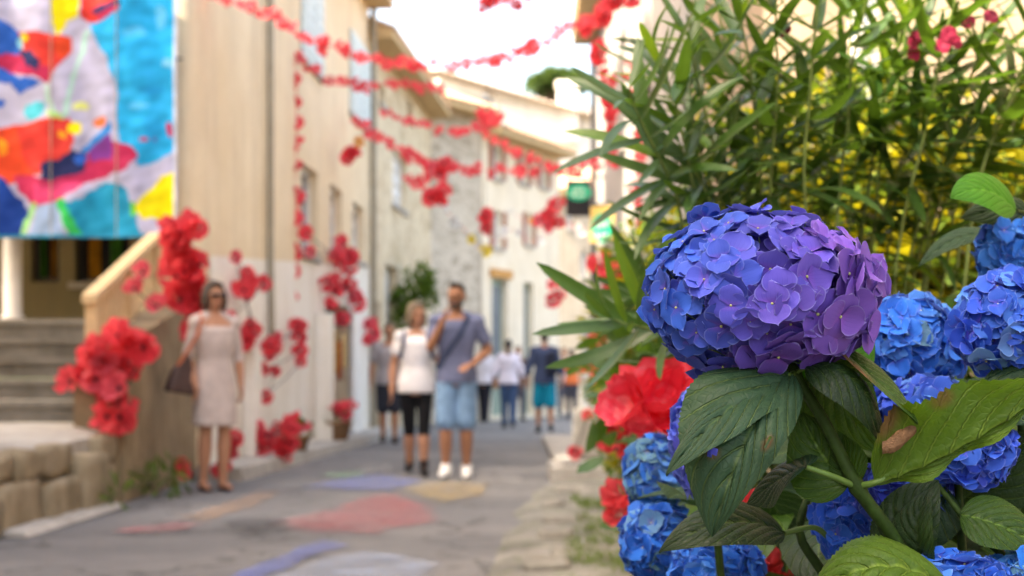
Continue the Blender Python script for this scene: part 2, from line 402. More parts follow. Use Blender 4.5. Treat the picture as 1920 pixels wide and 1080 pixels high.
# --- the house with the poppy banner: porch front and long street side
WB = Wall((wl(13.05), 13.05), (wl(22.7), 22.7), (1, 0))
houseA = empty('banner_house', (-3.4, 16, 0)); tag(houseA, 'cream plastered house with pale blue shutters behind the poppy banner', 'house')
def bz(px): return WB.s_of(px)
hs = [(bz(565), bz(596), 2.47, 3.57), (bz(619), bz(641), 2.66, 3.57), (bz(661), bz(682), 2.72, 3.57),
      (bz(563), bz(601), 4.85, 6.05), (bz(655), bz(689), 4.85, 6.05)]
door = (bz(608), bz(652), 0.13, 1.95)
b = MB(); WB.panel(b, 0, WB.L, 0.0, 6.95, hs+[door], 0.22)
ns = 8                                                   # the rounded corner and the porch front
cx, cy_ = wl(13.05)-0.22, 13.05
arc = [(cx+0.22*math.sin(PI/2*(1-k/ns)), cy_-0.25*math.cos(PI/2*(1-k/ns))) for k in range(ns+1)]
for (x0, y0), (x1, y1) in zip(arc[:-1], arc[1:]): b.quad((x1, y1, 0), (x0, y0, 0), (x0, y0, 6.95), (x1, y1, 6.95))
b.quad((-9, 12.8, 3.05), (cx, 12.8, 3.05), (cx, 12.8, 6.95), (-9, 12.8, 6.95))
b.quad((cx, 12.8, 0), (cx-.25, 12.8, 0), (cx-.25, 12.8, 3.05), (cx, 12.8, 3.05))
b.quad((cx-.25, 12.8, 0), (cx-.25, 15, 0), (cx-.25, 15, 3.05), (cx-.25, 12.8, 3.05))
b.quad((-9, 12.8, 3.05), (-9, 15, 3.05), (cx-.25, 15, 3.05), (cx-.25, 12.8, 3.05))
b.obox((cx-.05, 12.85, 6.9), (-12, 0, 0), (0, 3.6, 0), (0, 0, 3.2)); b.quad((-12, 12.82, 3.05), (-9, 12.82, 3.05), (-9, 12.82, 6.95), (-12, 12.82, 6.95))  # unseen upper block added on top to shade the street
b.build('wall', M['cream'], houseA)
for i, h in enumerate(hs[:3]): add_window(WB, houseA, *h, bars=(1, 2))
for i, h in enumerate(hs[3:]):
    add_window(WB, houseA, *h)
    mid = (h[0]+h[1])/2
    add_shutter(WB, houseA, h[0]-.02, mid-.01, h[2], h[3], 'shutter_blue', 0.01); add_shutter(WB, houseA, mid+.01, h[1]+.02, h[2], h[3], 'shutter_blue', 0.01)
b = MB(); WB.panel(b, 0.05, WB.L, 0.0, 2.02, [door], 0.0, 0.012, 0, top=lambda a: 2.04+0.66*a/WB.L)
o = b.build('painted_band', M['white_lime'], houseA); o['label'] = 'limewashed white lower wall'
b = MB(); WB.box(b, door[0], door[1], door[2], door[3], -0.24, -0.22); b.build('doorway', M['dark'], houseA)
b = MB(); WB.box(b, door[1]+.02, door[1]+.75, 0.13, 1.9, 0.03, 0.08); WB.box(b, door[1]+.1, door[1]+.66, .3, .9, .08, .09); WB.box(b, door[1]+.1, door[1]+.66, 1.05, 1.75, .08, .09)
b.build('door', M['white_paint'], houseA)
b = MB(); a = bz(588)
WB.box(b, a, a+.16, 0.13, 1.75, 0.02, 0.24); b.build('pilaster', M['white_lime'], houseA)
b = MB(); a = bz(452); WB.box(b, a, a+.3, 0.13, 1.2, 0.02, 0.14); b.build('pilaster', M['white_lime'], houseA)
tiled_roof(WB, houseA, -0.5, WB.L+0.0, 6.95, 0.42, 4.5, 1.5)
b = MB(); a = bz(497); b.tube([WB.at(a, 7, .06), WB.at(a, 2.2, .06), WB.at(a+.03, 1.2, .07)], 0.035, 8); b.build('drain_pipe', M['zinc'], houseA)
b = MB(); a = WB.L-.06; b.tube([WB.at(a, 6.8, .09), WB.at(a, .15, .09)], 0.05, 8); b.build('drain_pipe', M['zinc'], houseA)
# porch back wall, column, floor
WP = Wall((-9, 15.0), (cx-.25, 15.0), (0, -1))
pw = [(WP.s_of(58), WP.s_of(110), 1.93, 2.75), (WP.s_of(140), WP.s_of(243), 1.93, 2.75)]
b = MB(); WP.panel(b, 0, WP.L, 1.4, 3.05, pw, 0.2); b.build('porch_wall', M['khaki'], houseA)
M['curtain_green'] = plain('green_curtain', (0.05, 0.20, 0.03), 0.8, 0.3, 10); M['curtain_ochre'] = plain('ochre_curtain', (0.42, 0.22, 0.02), 0.8, 0.3, 10)
for k, h in enumerate(pw):
    wn_ = add_window(WP, houseA, *h, glass='dark', frame='iron', sill=(k == 1), bars=(0, 0))
    for q in range(2):
        b = MB(); wdt = (h[1]-h[0]); c = h[0]+wdt*(0.30+0.40*q); n = 8
        for j in range(n):
            a0 = c-0.11*wdt+0.22*wdt*j/n; a1 = a0+0.22*wdt/n; d0, d1 = -.13+.02*(j % 2), -.13+.02*((j+1) % 2)
            b.quad(WP.at(a0, h[2]+.02, d0), WP.at(a1, h[2]+.02, d1), WP.at(a1, h[3], d1), WP.at(a0, h[3], d0))
        b.build('curtain', M['curtain_green' if (q+k) % 2 == 0 else 'curtain_ochre'], wn_)
b = MB(); b.box(-9, cx-.252, 12.42, 15, 1.30, 1.42); b.build('porch_floor', M['stair'], houseA)
b = MB(); c = P(22, 600, 12.7); b.lathe((c.x*1.03, 13.1, 1.42), [(.11, 0), (.11, .06), (.085, .08), (.08, 1.5), (.11, 1.55), (.11, 1.63)], 16)
b.build('column', M['white_paint'], houseA, True)

# --- the poppy banner: paint laid on a fine sheet
def in_poly(x, y, poly):
    r = np.zeros(x.shape, bool); n = len(poly)
    for i in range(n):
        x0, y0 = poly[i]; x1, y1 = poly[(i+1) % n]
        c = ((y0 > y) != (y1 > y)) & (x < (x1-x0)*(y-y0)/((y1-y0) if y1 != y0 else 1e-9)+x0); r ^= c
    return r
def make_banner():
    x0, x1, y0, y1 = -150.0, 331.0, -110.0, 446.0; nx, ny = 200, 230
    X, Yp = np.meshgrid(np.linspace(x0, x1, nx), np.linspace(y0, y1, ny))
    wob = np.array([[mnoise.noise((a*.03, b_*.03, 2.2))*7+mnoise.noise((a*.1, b_*.1, 4))*3 for a in X[0]] for b_ in Yp[:, 0]])
    wob2 = np.array([[mnoise.noise((a*.03, b_*.03, 9.2))*7+mnoise.noise((a*.1, b_*.1, 7))*3 for a in X[0]] for b_ in Yp[:, 0]])
    x = X+wob; y = Yp+wob2
    col = np.zeros((ny, nx, 3)); col[:] = (0.40, 0.42, 0.62)
    def ell(cx_, cy2, a, b_, c):
        m = ((x-cx_)/a)**2+((y-cy2)/b_)**2 < 1; col[m] = c
    def poly(pts, c): col[in_poly(x, y, pts)] = c
    def line(a, b_, w_, c):
        d = np.array(b_, float)-np.array(a, float); L = d@d
        t = np.clip(((x-a[0])*d[0]+(y-a[1])*d[1])/L, 0, 1); m = np.hypot(x-a[0]-t*d[0], y-a[1]-t*d[1]) < w_; col[m] = c
    RED, ORG, CRI, CY, BL, NV, YE, TE, PU = (.55,.035,.03), (.66,.06,.02), (.42,.02,.09), (0,.36,.75), (.01,.10,.50), (.01,.02,.10), (.72,.66,.01), (0,.27,.50), (.16,.03,.25)
    poly([(-150,-110),(330,-110),(330,-40),(100,-60),(-50,-90)], (.3,.45,.75))
    poly([(165,48),(175,-110),(335,-110),(335,278),(300,300),(260,312),(222,265),(218,180),(200,110)], CY)
    for q in [(300,30,9,22,(.08,.45,.8)),(250,60,22,9,(.05,.43,.82)),(280,170,25,8,(0,.30,.68)),(315,115,12,10,(.15,.5,.8)),(260,200,20,6,(.06,.42,.8)),(290,240,18,14,(0,.33,.72))]: ell(*q)
    poly([(100,-60),(145,-60),(150,28),(120,45),(108,68),(98,40)], YE)
    poly([(143,-50),(215,-60),(222,15),(200,35),(170,46),(155,30)], RED); line((178,22), (218,4), 7, NV); line((185,36),(218,14),6,CRI)
    poly([(-150,40),(-60,20),(0,60),(60,58),(122,68),(136,90),(120,115),(90,152),(40,140),(-60,130)], RED); ell(120,85,16,20,ORG)
    poly([(-60,90),(40,108),(100,128),(86,154),(30,137),(-60,125)], CRI)
    poly([(30,92),(55,92),(80,118),(70,132),(45,120)], NV); poly([(-100,20),(10,38),(28,55),(42,80),(30,105),(-100,90)], BL); ell(45,70,9,9,YE); ell(38,82,5,10,(.2,.6,.8))
    poly([(-150,120),(0,123),(30,145),(75,155),(60,166),(36,176),(18,158),(-150,150)], BL)
    line((162,62), (122,208), 5, (.35,.62,.58)); line((88,160), (100,210), 4, (.4,.68,.6))
    ell(65,206,25,16,(.05,.45,.60)); ell(0,195,10,9,BL); ell(150,200,16,6,(.65,.75,.25)); ell(105,215,14,6,(.4,.7,.25))
    poly([(-150,260),(0,240),(60,226),(130,217),(142,250),(132,290),(100,312),(60,332),(20,345),(-150,330)], ORG)
    poly([(30,238),(128,220),(140,255),(120,300),(60,325),(40,290)], RED); ell(2,275,9,16,(.85,.30,.02))
    poly([(150,300),(200,254),(214,270),(250,272),(259,295),(220,325),(150,345),(92,386),(58,392),(38,360),(20,330),(80,330)], CRI); poly([(60,345),(160,340),(120,375),(62,390)], (.62,.05,.18))
    poly([(165,275),(206,244),(212,300),(170,302)], PU); line((158,284), (204,238), 7, (.01,.20,.60))
    poly([(75,310),(110,300),(140,280),(166,295),(150,322),(100,337),(75,332)], NV); ell(150,300,12,10,BL)
    ell(140,240,13,13,YE); ell(117,256,8,8,(.85,.35,.02)); ell(185,228,14,8,(.6,.15,.05))
    poly([(-150,320),(0,328),(30,365),(52,400),(46,460),(-150,460)], (.005,.05,.32))
    poly([(150,372),(200,338),(240,355),(252,400),(275,460),(150,460),(118,385)], TE); poly([(50,460),(72,386),(108,380),(130,460)], (.28,.42,.68)); line((117,382), (145,450), 9, (.02,.5,.12)); line((62,385),(40,450),6,(.25,.6,.2))
    poly([(248,388),(300,332),(335,320),(335,402),(300,414),(265,412)], YE); ell(248,390,7,14,(.1,.5,.05))
    ell(318,242,6,16,CRI); ell(269,263,8,5,CRI); ell(291,262,4,6,(.1,.1,.4))
    col[Yp > 441] = (.02,.30,.55); col[X > 326] = (.55,.60,.75)
    brush = np.array([[mnoise.noise((a*.02+b_*.05, b_*.012-a*.03, 3.1))+.2*mnoise.noise((a*.08, b_*.035, 6)) for a in X[0]] for b_ in Yp[:, 0]])
    col = np.clip(col*(1+.38*brush[..., None])+.02*np.clip(brush, 0, 1)[..., None], 0, 1)
    verts = []; YB = 12.55
    for j in range(ny):
        for i in range(nx):
            p = P(X[j, i], Yp[j, i], YB); verts.append((p.x, YB+0.02*math.sin(X[j, i]*.045+.6*math.sin(Yp[j, i]*.01))+0.03*mnoise.noise((X[j, i]*.02, Yp[j, i]*.012, 0)), p.z))
    fs = [(j*nx+i, j*nx+i+1, (j+1)*nx+i+1, (j+1)*nx+i) for j in range(ny-1) for i in range(nx-1)]
    me = bpy.data.meshes.new('banner'); me.from_pydata(verts, [], fs)
    at = me.color_attributes.new('paint', 'FLOAT_COLOR', 'POINT')
    at.data.foreach_set('color', np.concatenate([col.reshape(-1, 3), np.ones((nx*ny, 1))], 1).ravel().astype(np.float32))
    m = NT('printed_banner'); a = m.n('Attribute', attribute_name='paint')
    fac = m.noise(3, 5, 0.6, m.pos()); m.base(m.mix(m.math('MULTIPLY', fac, 0.02), a.outputs['Color'], (0.85, 0.85, 0.9, 1))); m.rough(0.8); m.spec(0.08)
    me.materials.append(m.mat); me.polygons.foreach_set('use_smooth', [True]*len(me.polygons))
    o = bpy.data.objects.new('banner', me); C.objects.link(o)
    sol = o.modifiers.new('thick', 'SOLIDIFY'); sol.thickness = 0.004
    tag(o, 'large printed banner of red poppies on blue hung above the porch', 'banner')
    for q in (95, 218):
        b = MB(); p = P(q, 446, YB-.03); b.tube([p, P(q, -110, YB-.03)], 0.005, 6); s = b.build('cord', M['zinc'], o)
    for (q, r_) in ((345, 110), (345, 420), (345, -60)):
        b = MB(); b.tube([P(331, r_, YB), P(341, r_, 12.76)], 0.012, 6); b.build('hook', M['iron'], o)
make_banner()

# --- stairs, landing, block wall and railing in front of the banner house
st = empty('stone_staircase', (-4.5, 11.6, 0)); tag(st, 'worn grey stone staircase rising to the porch under the banner', 'staircase')
zz = [0.57, 0.745, 0.92, 1.095, 1.27]
for k in range(1, 6):
    y0 = 10.95+0.30*(k-1); z1 = 0.57+0.17*k; b = MB()
    b.box(-9, -3.22, y0, y0+0.62 if k < 5 else 12.415, z1-.17+.002, z1-0.05); b.box(-9, -3.222, y0-.035, y0+.32 if k < 5 else 12.415, z1-.05, z1-.001)
    b.build('step', M['stair'], st)
b = MB(); b.add([(-9,6.5,.42),(-2.96,6.5,.42),(-2.96,10.3,.5),(-3.22,10.95,.57),(-9,10.95,.57),(-9,6.5,-.02),(-2.96,6.5,-.02),(-2.96,10.3,-.02),(-3.22,10.95,-.02),(-9,10.95,-.02)],
   [(0,1,2,3,4),(0,5,6,1),(1,6,7,2),(2,7,8,3)]); b.build('landing', M['concrete'], st)
b = MB(); xo = -2.84
b.add([(-3.22,10.45,0),(xo,10.45,0),(xo,12.8,0),(-3.22,12.8,0),(-3.22,10.45,.95),(xo,10.45,.9),(xo,10.9,1.25),(-3.22,10.9,1.25),(xo,12.8,1.62),(-3.22,12.8,1.62)],
   [(0,1,5,4),(4,5,6,7),(7,6,8,9),(1,2,8,6,5),(0,4,7,9,3)])
bm_ = b.build('side_wall', M['old_cement'], st)
def rough_block(b, x0, x1, y0, y1, z0, z1, seed, amp=0.03, n=5):
    base = len(b.v); idx = {}
    def vid(i, j, k):
        if (i, j, k) not in idx:
            x, y, z = x0+(x1-x0)*i/n, y0+(y1-y0)*j/n, z0+(z1-z0)*k/n
            e = sum(1 for q in (i, j, k) if q in (0, n))
            c = Vector(((x0+x1)/2, (y0+y1)/2, (z0+z1)/2)); p = Vector((x, y, z))
            d = mnoise.noise_vector((x*5+seed, y*5, z*5))*amp*.7+mnoise.noise_vector((x*17+seed, y*17, z*17))*amp*.3
            p = p+d+(c-p)*(0.025*max(0, e-1)); idx[(i, j, k)] = len(b.v); b.v.append(tuple(p))
        return idx[(i, j, k)]
    for a in range(n):
        for c in range(n):
            for q in (0, n):
                f1 = [vid(q, a, c), vid(q, a+1, c), vid(q, a+1, c+1), vid(q, a, c+1)]
                f2 = [vid(a, q, c), vid(a+1, q, c), vid(a+1, q, c+1), vid(a, q, c+1)]
                f3 = [vid(a, c, q), vid(a+1, c, q), vid(a+1, c+1, q), vid(a, c+1, q)]
                b.f += [tuple(f1 if q else reversed(f1)), tuple(reversed(f2) if q else f2), tuple(f3 if q else reversed(f3))]; b.m += [0]*3
y = 6.4; row = 0
for (y0, y1, z0, z1, pr) in [(6.4,7.3,0,.2,.03),(7.32,8.0,0,.24,.05),(8.02,8.75,0,.3,.02),(8.77,9.35,-.02,.27,.06),(9.37,9.9,-.02,.40,.11),(9.95,10.4,-.02,.3,.03),
                          (6.4,7.0,.21,.43,.0),(7.02,7.7,.25,.44,.02),(7.72,8.3,.31,.46,.0),(8.32,8.9,.31,.47,.03),(8.92,9.35,.29,.48,.0),(9.95,10.4,.31,.5,.02)]:
    b = MB(); rough_block(b, -3.2, -2.9+pr, y0, y1, z0, z1, y0*3, 0.035); b.build('stone', M['block'], st, True)
b = MB(); b.add([(-3.0,8.0,.012),(-2.72,8.0,.012),(-2.70,9.9,.012),(-2.95,9.9,.012),(-3.0,8.0,.05),(-2.76,8.0,.045),(-2.74,9.9,.045),(-2.95,9.9,.05)],[(4,5,6,7),(0,1,5,4),(1,2,6,5),(2,3,7,6)])
b.build('gutter_slab', M['concrete'], st)
rl = empty('stair_railing', (-3.1, 11.5, 1.2)); tag(rl, 'sloping beige wooden railing beside the staircase', 'railing')
y0, y1, r0, r1 = 10.62, 12.55, 1.50, 2.17
def rz(y_): return r0+(r1-r0)*(y_-y0)/(y1-y0)
b = MB(); b.obox((-3.20, y0-.05, r0-.03), (.11, 0, 0), (0, y1-y0+.05, r1-r0), (0, 0, .06)); b.build('handrail', M['beige_wood'], rl)
b = MB(); b.obox((-3.18, y0, r0-.48), (.05, 0, 0), (0, y1-y0, r1-r0), (0, 0, .07)); b.build('bottom_rail', M['beige_wood'], rl)
for y_ in (y0, y0+.98, y1-.1):
    b = MB(); zb = .95 if y_ < 10.9 else 1.2+.2*(y_-10.9); b.box(-3.19, -3.10, y_, y_+.09, zb-.1, rz(y_)-.03); b.build('post', M['beige_wood'], rl)
n = 15
for k in range(n):
    y_ = y0+.13+(y1-y0-.3)*k/(n-1)
    b = MB(); b.obox((-3.165, y_, rz(y_)-.46), (.025, 0, 0), (0, .085, .03), (0, 0, .43)); b.build('slat', M['beige_wood'], rl)

# --- second house: cream stone, then the grey stone one, then the cream shop house across the bend
WC = Wall((wl(22.7)-.03, 22.68), (-1.70, 29.68), (1, -.3))
houseC = empty('stone_house', (-3, 26, 0)); tag(houseC, 'tall cream stone house after the drainpipe, white blinds in its windows', 'house')
def zc(px, py, W): return W.z_of(px, py)
def win_px(W, x0, x1, y0, y1): return (W.s_of(x0), W.s_of(x1), W.z_of((x0+x1)/2, y1), W.z_of((x0+x1)/2, y0))
hc = [win_px(WC, 736, 762, 288, 390), win_px(WC, 711, 722, 160, 196), win_px(WC, 763, 773, 190, 226), win_px(WC, 700, 712, 560, 770), win_px(WC, 722, 746, 490, 770)]
hc[3] = (hc[3][0], hc[3][1], 0.1, 2.2); hc[4] = (hc[4][0], hc[4][1], 0.1, 2.9)
b = MB(); WC.panel(b, 0, WC.L, 0, 6.5, hc, .2); b.build('wall', M['stone_cream'], houseC)
add_window(WC, houseC, *hc[0], glass='white_paint', bars=(0, 3))
for h in hc[1:3]: add_window(WC, houseC, *h, glass='dark', bars=(0, 1))
for h, g_ in ((hc[3], 'dark'), (hc[4], 'white_paint')):
    b = MB(); WC.box(b, *h, -.21, -.16); d_ = b.build('door', M[g_], houseC); b = MB(); WC.box(b, h[0]+.08, h[0]+.14, 1.0, 1.14, -.158, -.1); b.build('handle', M['iron'], d_)
tiled_roof(WC, houseC, 0, WC.L+.1, 6.5, 0.45, 4, 1.5)
WD = Wall((-1.78, 29.62), (-0.60, 31.25), (0.3, -1))
houseD = empty('grey_stone_house', (-1.3, 33, 0)); tag(houseD, 'narrow grey rubble stone house at the bend of the street', 'house')
hd = [win_px(WD, 815, 838, 296, 330)]
b = MB(); WD.panel(b, 0, WD.L, 0, 6.75, hd, .2); b.build('wall', M['stone_grey'], houseD); add_window(WD, houseD, *hd[0], glass='dark', bars=(1, 1))
tiled_roof(WD, houseD, -.2, WD.L, 6.75, 0.45, 4, 1.5)
WE = Wall((-0.66, 31.12), (1.15, 34.6), (0.2, -1))
houseE = empty('shop_house', (0.6, 36, 0)); tag(houseE, 'cream rendered house with brown red shutters and an orange shop lintel', 'house')
he = [win_px(WE, 923, 940, 268, 335), win_px(WE, 975, 990, 285, 345), win_px(WE, 1012, 1026, 300, 352), win_px(WE, 925, 941, 395, 465), win_px(WE, 985, 998, 400, 460)]
dE = (WE.s_of(922), WE.s_of(952), 0.1, WE.z_of(935, 522)); dE2 = (WE.s_of(982), WE.s_of(1000), .1, WE.z_of(990, 530))
b = MB(); WE.panel(b, 0, WE.L, 0, 6.4, he+[dE, dE2], .2); b.build('wall', M['cream2'], houseE)
for h in he:
    add_window(WE, houseE, *h, glass='glass', bars=(1, 1)); wd = (h[1]-h[0])*.38
    add_shutter(WE, houseE, h[0]-wd-.03, h[0]-.03, h[2], h[3], 'shutter_red'); add_shutter(WE, houseE, h[1]+.03, h[1]+wd+.03, h[2], h[3], 'shutter_red')
M['door_green'] = plain('grey_green_door', (0.25, 0.33, 0.28), 0.4, 0.15, 4)
for h in (dE, dE2):
    b = MB(); WE.box(b, *h, -.2, -.15); d_ = b.build('door', M['door_green'], houseE); b = MB(); WE.box(b, h[0]+.1, h[1]-.1, 1.0, h[3]-.15, -.148, -.14); b.build('pane', M['glass'], d_)
M['orange_board'] = plain('orange_board', (0.55, 0.27, 0.07), 0.6, 0.1, 8)
b = MB(); WE.box(b, dE[0]-.1, dE[1]+.15, dE[3]+.02, dE[3]+.2, .01, .06); o = b.build('lintel', M['orange_board'], houseE)
tiled_roof(WE, houseE, 0, WE.L, 6.4, 0.5, 4, 1.3)
b = MB(); b.quad((1.15, 34.6, 0), (-2.4, 36.4, 0), (-2.4, 36.4, 6.4), (1.15, 34.6, 6.4)); b.build('side_wall', M['cream2'], houseE)
# white house on the hillside above, chimney, far sunny wall at the end of the street
WF = Wall((-2.4, 47), (3.6, 50), (0, -1))
houseF = empty('hillside_house', (0.5, 50, 4)); tag(houseF, 'bright white hillside house showing above the other roofs', 'house')
hf = [win_px(WF, 905, 930, 180, 205), win_px(WF, 1070, 1090, 215, 240)]
b = MB(); WF.panel(b, 0, WF.L, 0, 10.2, hf, .2, top=lambda a: 10.9-.17*a)
b.quad(WF.at(0, 0, 0), WF.at(0, 0, -6), WF.at(0, 10.6, -6), WF.at(0, 10.9, 0)); b.build('wall', M['white_wall'], houseF)
for h in hf: add_window(WF, houseF, *h, bars=(1, 1))
b = MB(); n = 26
for k in range(n):
    a0 = -.3+(WF.L+.6)*k/n; a1 = -.3+(WF.L+.6)*(k+1)/n
    base = len(b.v)
    for (d, dz) in ((.5, 0), (-5, 1.3)):
        for j in range(5):
            a = a0+(a1-a0)*j/4; b.v.append(WF.at(a, 10.95-.17*a+dz+.08*abs(math.sin(PI*j/4)), d))
    for j in range(4): b.f.append((base+j, base+j+1, base+6+j, base+5+j)); b.m.append(0)
rf = b.build('roof', M['tile_pale'], houseF)
b = MB(); c = P(1065, 200, 49); b.box(c.x-.35, c.x+.35, 49, 49.6, c.z-1.2, c.z+.75); b.box(c.x-.42, c.x+.42, 48.93, 49.67, c.z+.752, c.z+.9); b.build('chimney', M['white_wall'], rf)
M['pale_wall'] = plaster('pale_house', (0.40, 0.35, 0.28, 1), (0.50, 0.45, 0.37, 1), (0.33, 0.29, 0.23, 1), 2)
WG = Wall((1.2, 40), (7.5, 43), (0, -1))
houseG = empty('sunny_house', (4, 45, 0)); tag(houseG, 'sunlit white house closing the far end of the street', 'house')
hg = [win_px(WG, 1062, 1076, 380, 430), win_px(WG, 1088, 1102, 470, 520), win_px(WG, 1092, 1108, 560, 700)]
hg[2] = (hg[2][0], hg[2][1], 0.1, 2.3)
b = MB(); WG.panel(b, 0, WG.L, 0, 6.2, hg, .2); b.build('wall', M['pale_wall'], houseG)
for h in hg[:2]: add_window(WG, houseG, *h, bars=(1, 1))
b = MB(); WG.box(b, *hg[2], -.2, -.15); b.build('door', M['grey_paint'], houseG)
tiled_roof(WG, houseG, -.3, WG.L, 6.2, .45, 4, 1.3, 'tile')

# --- houses on the east side: the wall behind the oleander, then grey render further on
WR = Wall((1.42, 0.5), (1.20, 9.5), (-1, 0))
houseR = empty('garden_house', (2.5, 5, 0)); tag(houseR, 'pinkish beige house wall behind the oleander', 'house')
hr = [(4.6, 5.4, 1.5, 2.7)]
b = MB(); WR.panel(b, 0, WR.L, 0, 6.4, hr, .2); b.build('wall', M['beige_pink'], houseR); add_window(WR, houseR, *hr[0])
tiled_roof(WR, houseR, 0, WR.L, 6.4, .4, 4, 1.4)
WS = Wall((1.13, 9.55), (1.28, 21.5), (-1, 0))
houseS = empty('grey_house', (2.5, 15, 0)); tag(houseS, 'grey rendered house carrying the two green signs', 'house')
hq = [(2.0, 3.0, .1, 2.2), (5.5, 6.5, 3.4, 4.7), (2.2, 3.2, 3.4, 4.7)]
b = MB(); WS.panel(b, 0, WS.L, 0, 6.1, hq, .2); b.quad((1.13, 9.55, 0), (4, 9.55, 0), (4, 9.55, 6.1), (1.13, 9.55, 6.1))
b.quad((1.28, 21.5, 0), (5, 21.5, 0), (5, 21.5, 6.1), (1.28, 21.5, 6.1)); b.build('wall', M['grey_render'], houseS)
for h in hq[1:]: add_window(WS, houseS, *h)
b = MB(); WS.box(b, *hq[0], -.2, -.15); b.build('door', M['grey_paint'], houseS)
tiled_roof(WS, houseS, 0, WS.L, 6.1, .38, 4, 1.4)
b = MB(); a = WS.s_of(1121) if False else 11.6; b.tube([WS.at(11.7, 6.05, .06), WS.at(11.7, .1, .06)], .045, 8); b.build('drain_pipe', M['iron'], houseS)
# kerb step and drain beside the east wall
b = MB(); b.box(.34, 1.12, 12.4, 13.6, 0, .13); b.box(.44, 1.12, 13.62, 21, 0, .10); tag(b.build('kerb_step', M['concrete']), kind='structure')
dg = empty('drain_grate', (.75, 12.9, .13)); tag(dg, 'dark slotted drain grate set in a pale kerb slab', 'drain')
p0, p1 = .46, 1.05
b = MB(); b.box(p0, p1, 12.55, 12.95, .134, .137); b.build('shade_plate', M['dark'], dg)  # flat dark plate painted as the shade between the bars
b = MB(); b.box(p0-.03, p1+.03, 12.52, 12.55, .132, .15); b.box(p0-.03, p1+.03, 12.95, 12.98, .132, .15); b.box(p0-.03, p0, 12.55, 12.95, .132, .15); b.box(p1, p1+.03, 12.55, 12.95, .132, .15); b.build('frame', M['concrete'], dg)
for k in range(9):
    x = p0+.03+(p1-p0-.06)*k/8; b = MB(); b.box(x-.012, x+.012, 12.552, 12.948, .138, .148); b.build('bar', M['iron'], dg)
b = MB(); rough_block(b, .62, 1.02, 13.9, 14.5, 0.1, .62, 3.3, .03); tag(b.build('concrete_block', M['concrete'], smooth=True), 'pale concrete block standing at the foot of the grey wall', 'block')
# unseen houses added on the west side, sized to keep the near street in the shade
def shade_house(name, label, y0, y1, x, h, wins):
    root = empty(name, (x-2, (y0+y1)/2, 0)); tag(root, label, 'house'); W = Wall((x, y0), (x, y1), (1, 0))
    b = MB(); W.panel(b, 0, W.L, 0, h, wins, .2)
    b.quad((x, y1, 0), (x-9, y1, 0), (x-9, y1, h), (x, y1, h)); b.quad((x, y0, 0), (x-9, y0, 0), (x-9, y0, h), (x, y0, h)); b.build('wall', M['cream'], root)
    for q in wins: add_window(W, root, *q)
    tiled_roof(W, root, 0, W.L, h, .4, 4.7, 1.6)
shade_house('low_shade_house', 'unseen lower cream house added for shade west of the flower bed', -9, 3.9, -3.8, 6.35, [(3, 4, 1, 2.4), (7, 8, 1, 2.4), (3, 4, 4, 5.3), (7, 8, 4, 5.3)])
shade_house('tall_shade_house', 'unseen tall cream house added for shade west of the street before the stairs', 3.95, 9.3, -4.2, 11.5, [(1, 2, 1, 2.4), (3.4, 4.4, 1, 2.4), (1, 2, 4, 5.3), (3.4, 4.4, 4, 5.3), (1, 2, 7, 8.3)])

# --- hanging signs
sg = empty('hanging_sign', P(1085, 340, 19)); tag(sg, 'black hanging sign with a green oval', 'sign', None)
Ys = 19.0
def prect(x0, x1, y0, y1, Y, th=.03):
    a = P(x0, y1, Y); c = P(x1, y0, Y); b = MB(); b.box(a.x, c.x, Y, Y+th, a.z, c.z); return b
def poval(cx_, cy2, rx, ry, Y, th=.012, n=40):
    c = P(cx_, cy2, Y); b = MB(); fr = [(c.x+rx/F*Y*math.cos(2*PI*k/n), Y-th, c.z+ry/F*Y*math.sin(2*PI*k/n)) for k in range(n)]
    b.add(fr+[(x, Y-.001, z) for x, y, z in fr], [tuple(reversed(range(n)))]+[(k, (k+1) % n, (k+1) % n+n, k+n) for k in range(n)]); return b
prect(1062, 1107, 338, 405, Ys).build('board', M['sign_black'], sg)
poval(1085, 361, 23, 16, Ys).build('oval', M['sign_green'], sg)
for q, (x0, x1, y0, y1) in enumerate([(1074,1079,354,360),(1081,1087,352,359),(1089,1096,353,359),(1072,1080,363,369),(1083,1089,364,370),(1091,1097,364,369)]): prect(x0, x1, y0, y1, Ys-.016, .003).build('lettering', M['sign_pale'], sg)
b = MB(); b.tube([P(1062, 332, Ys+.015), (1.26, Ys+.015, P(0, 332, Ys).z)], .014, 8); b.tube([P(1068, 332, Ys+.015), P(1068, 340, Ys+.015)], .008, 6); b.tube([P(1102, 332, Ys+.015), P(1102, 340, Ys+.015)], .008, 6); b.build('bracket', M['iron'], sg)
sg = empty('oval_sign', P(1128, 390, 14.5)); tag(sg, 'ochre board sign with a green oval below the black sign', 'sign')
Ys = 14.5
a = P(1106, 455, Ys); c = P(1150, 388, Ys)
b = MB(); b.add([(a.x, Ys, a.z), (c.x, Ys, a.z+.01), (c.x+.02, Ys, c.z+.02), (a.x+.01, Ys, c.z), (a.x, Ys+.03, a.z), (c.x, Ys+.03, a.z+.01), (c.x+.02, Ys+.03, c.z+.02), (a.x+.01, Ys+.03, c.z)], [(0,1,2,3),(4,7,6,5),(0,4,5,1),(1,5,6,2),(2,6,7,3),(3,7,4,0)]); b.build('board', M['yellow_paint'], sg)
poval(1129, 427, 19.5, 28, Ys).build('oval', M['sign_green'], sg)
for (x0, x1, y0, y1) in [(1117,1122,418,428),(1124,1130,417,427),(1132,1140,415,424),(1116,1122,437,446),(1125,1131,438,448),(1133,1138,436,445)]: prect(x0, x1, y0, y1, Ys-.016, .003).build('lettering', M['sign_pale'], sg)
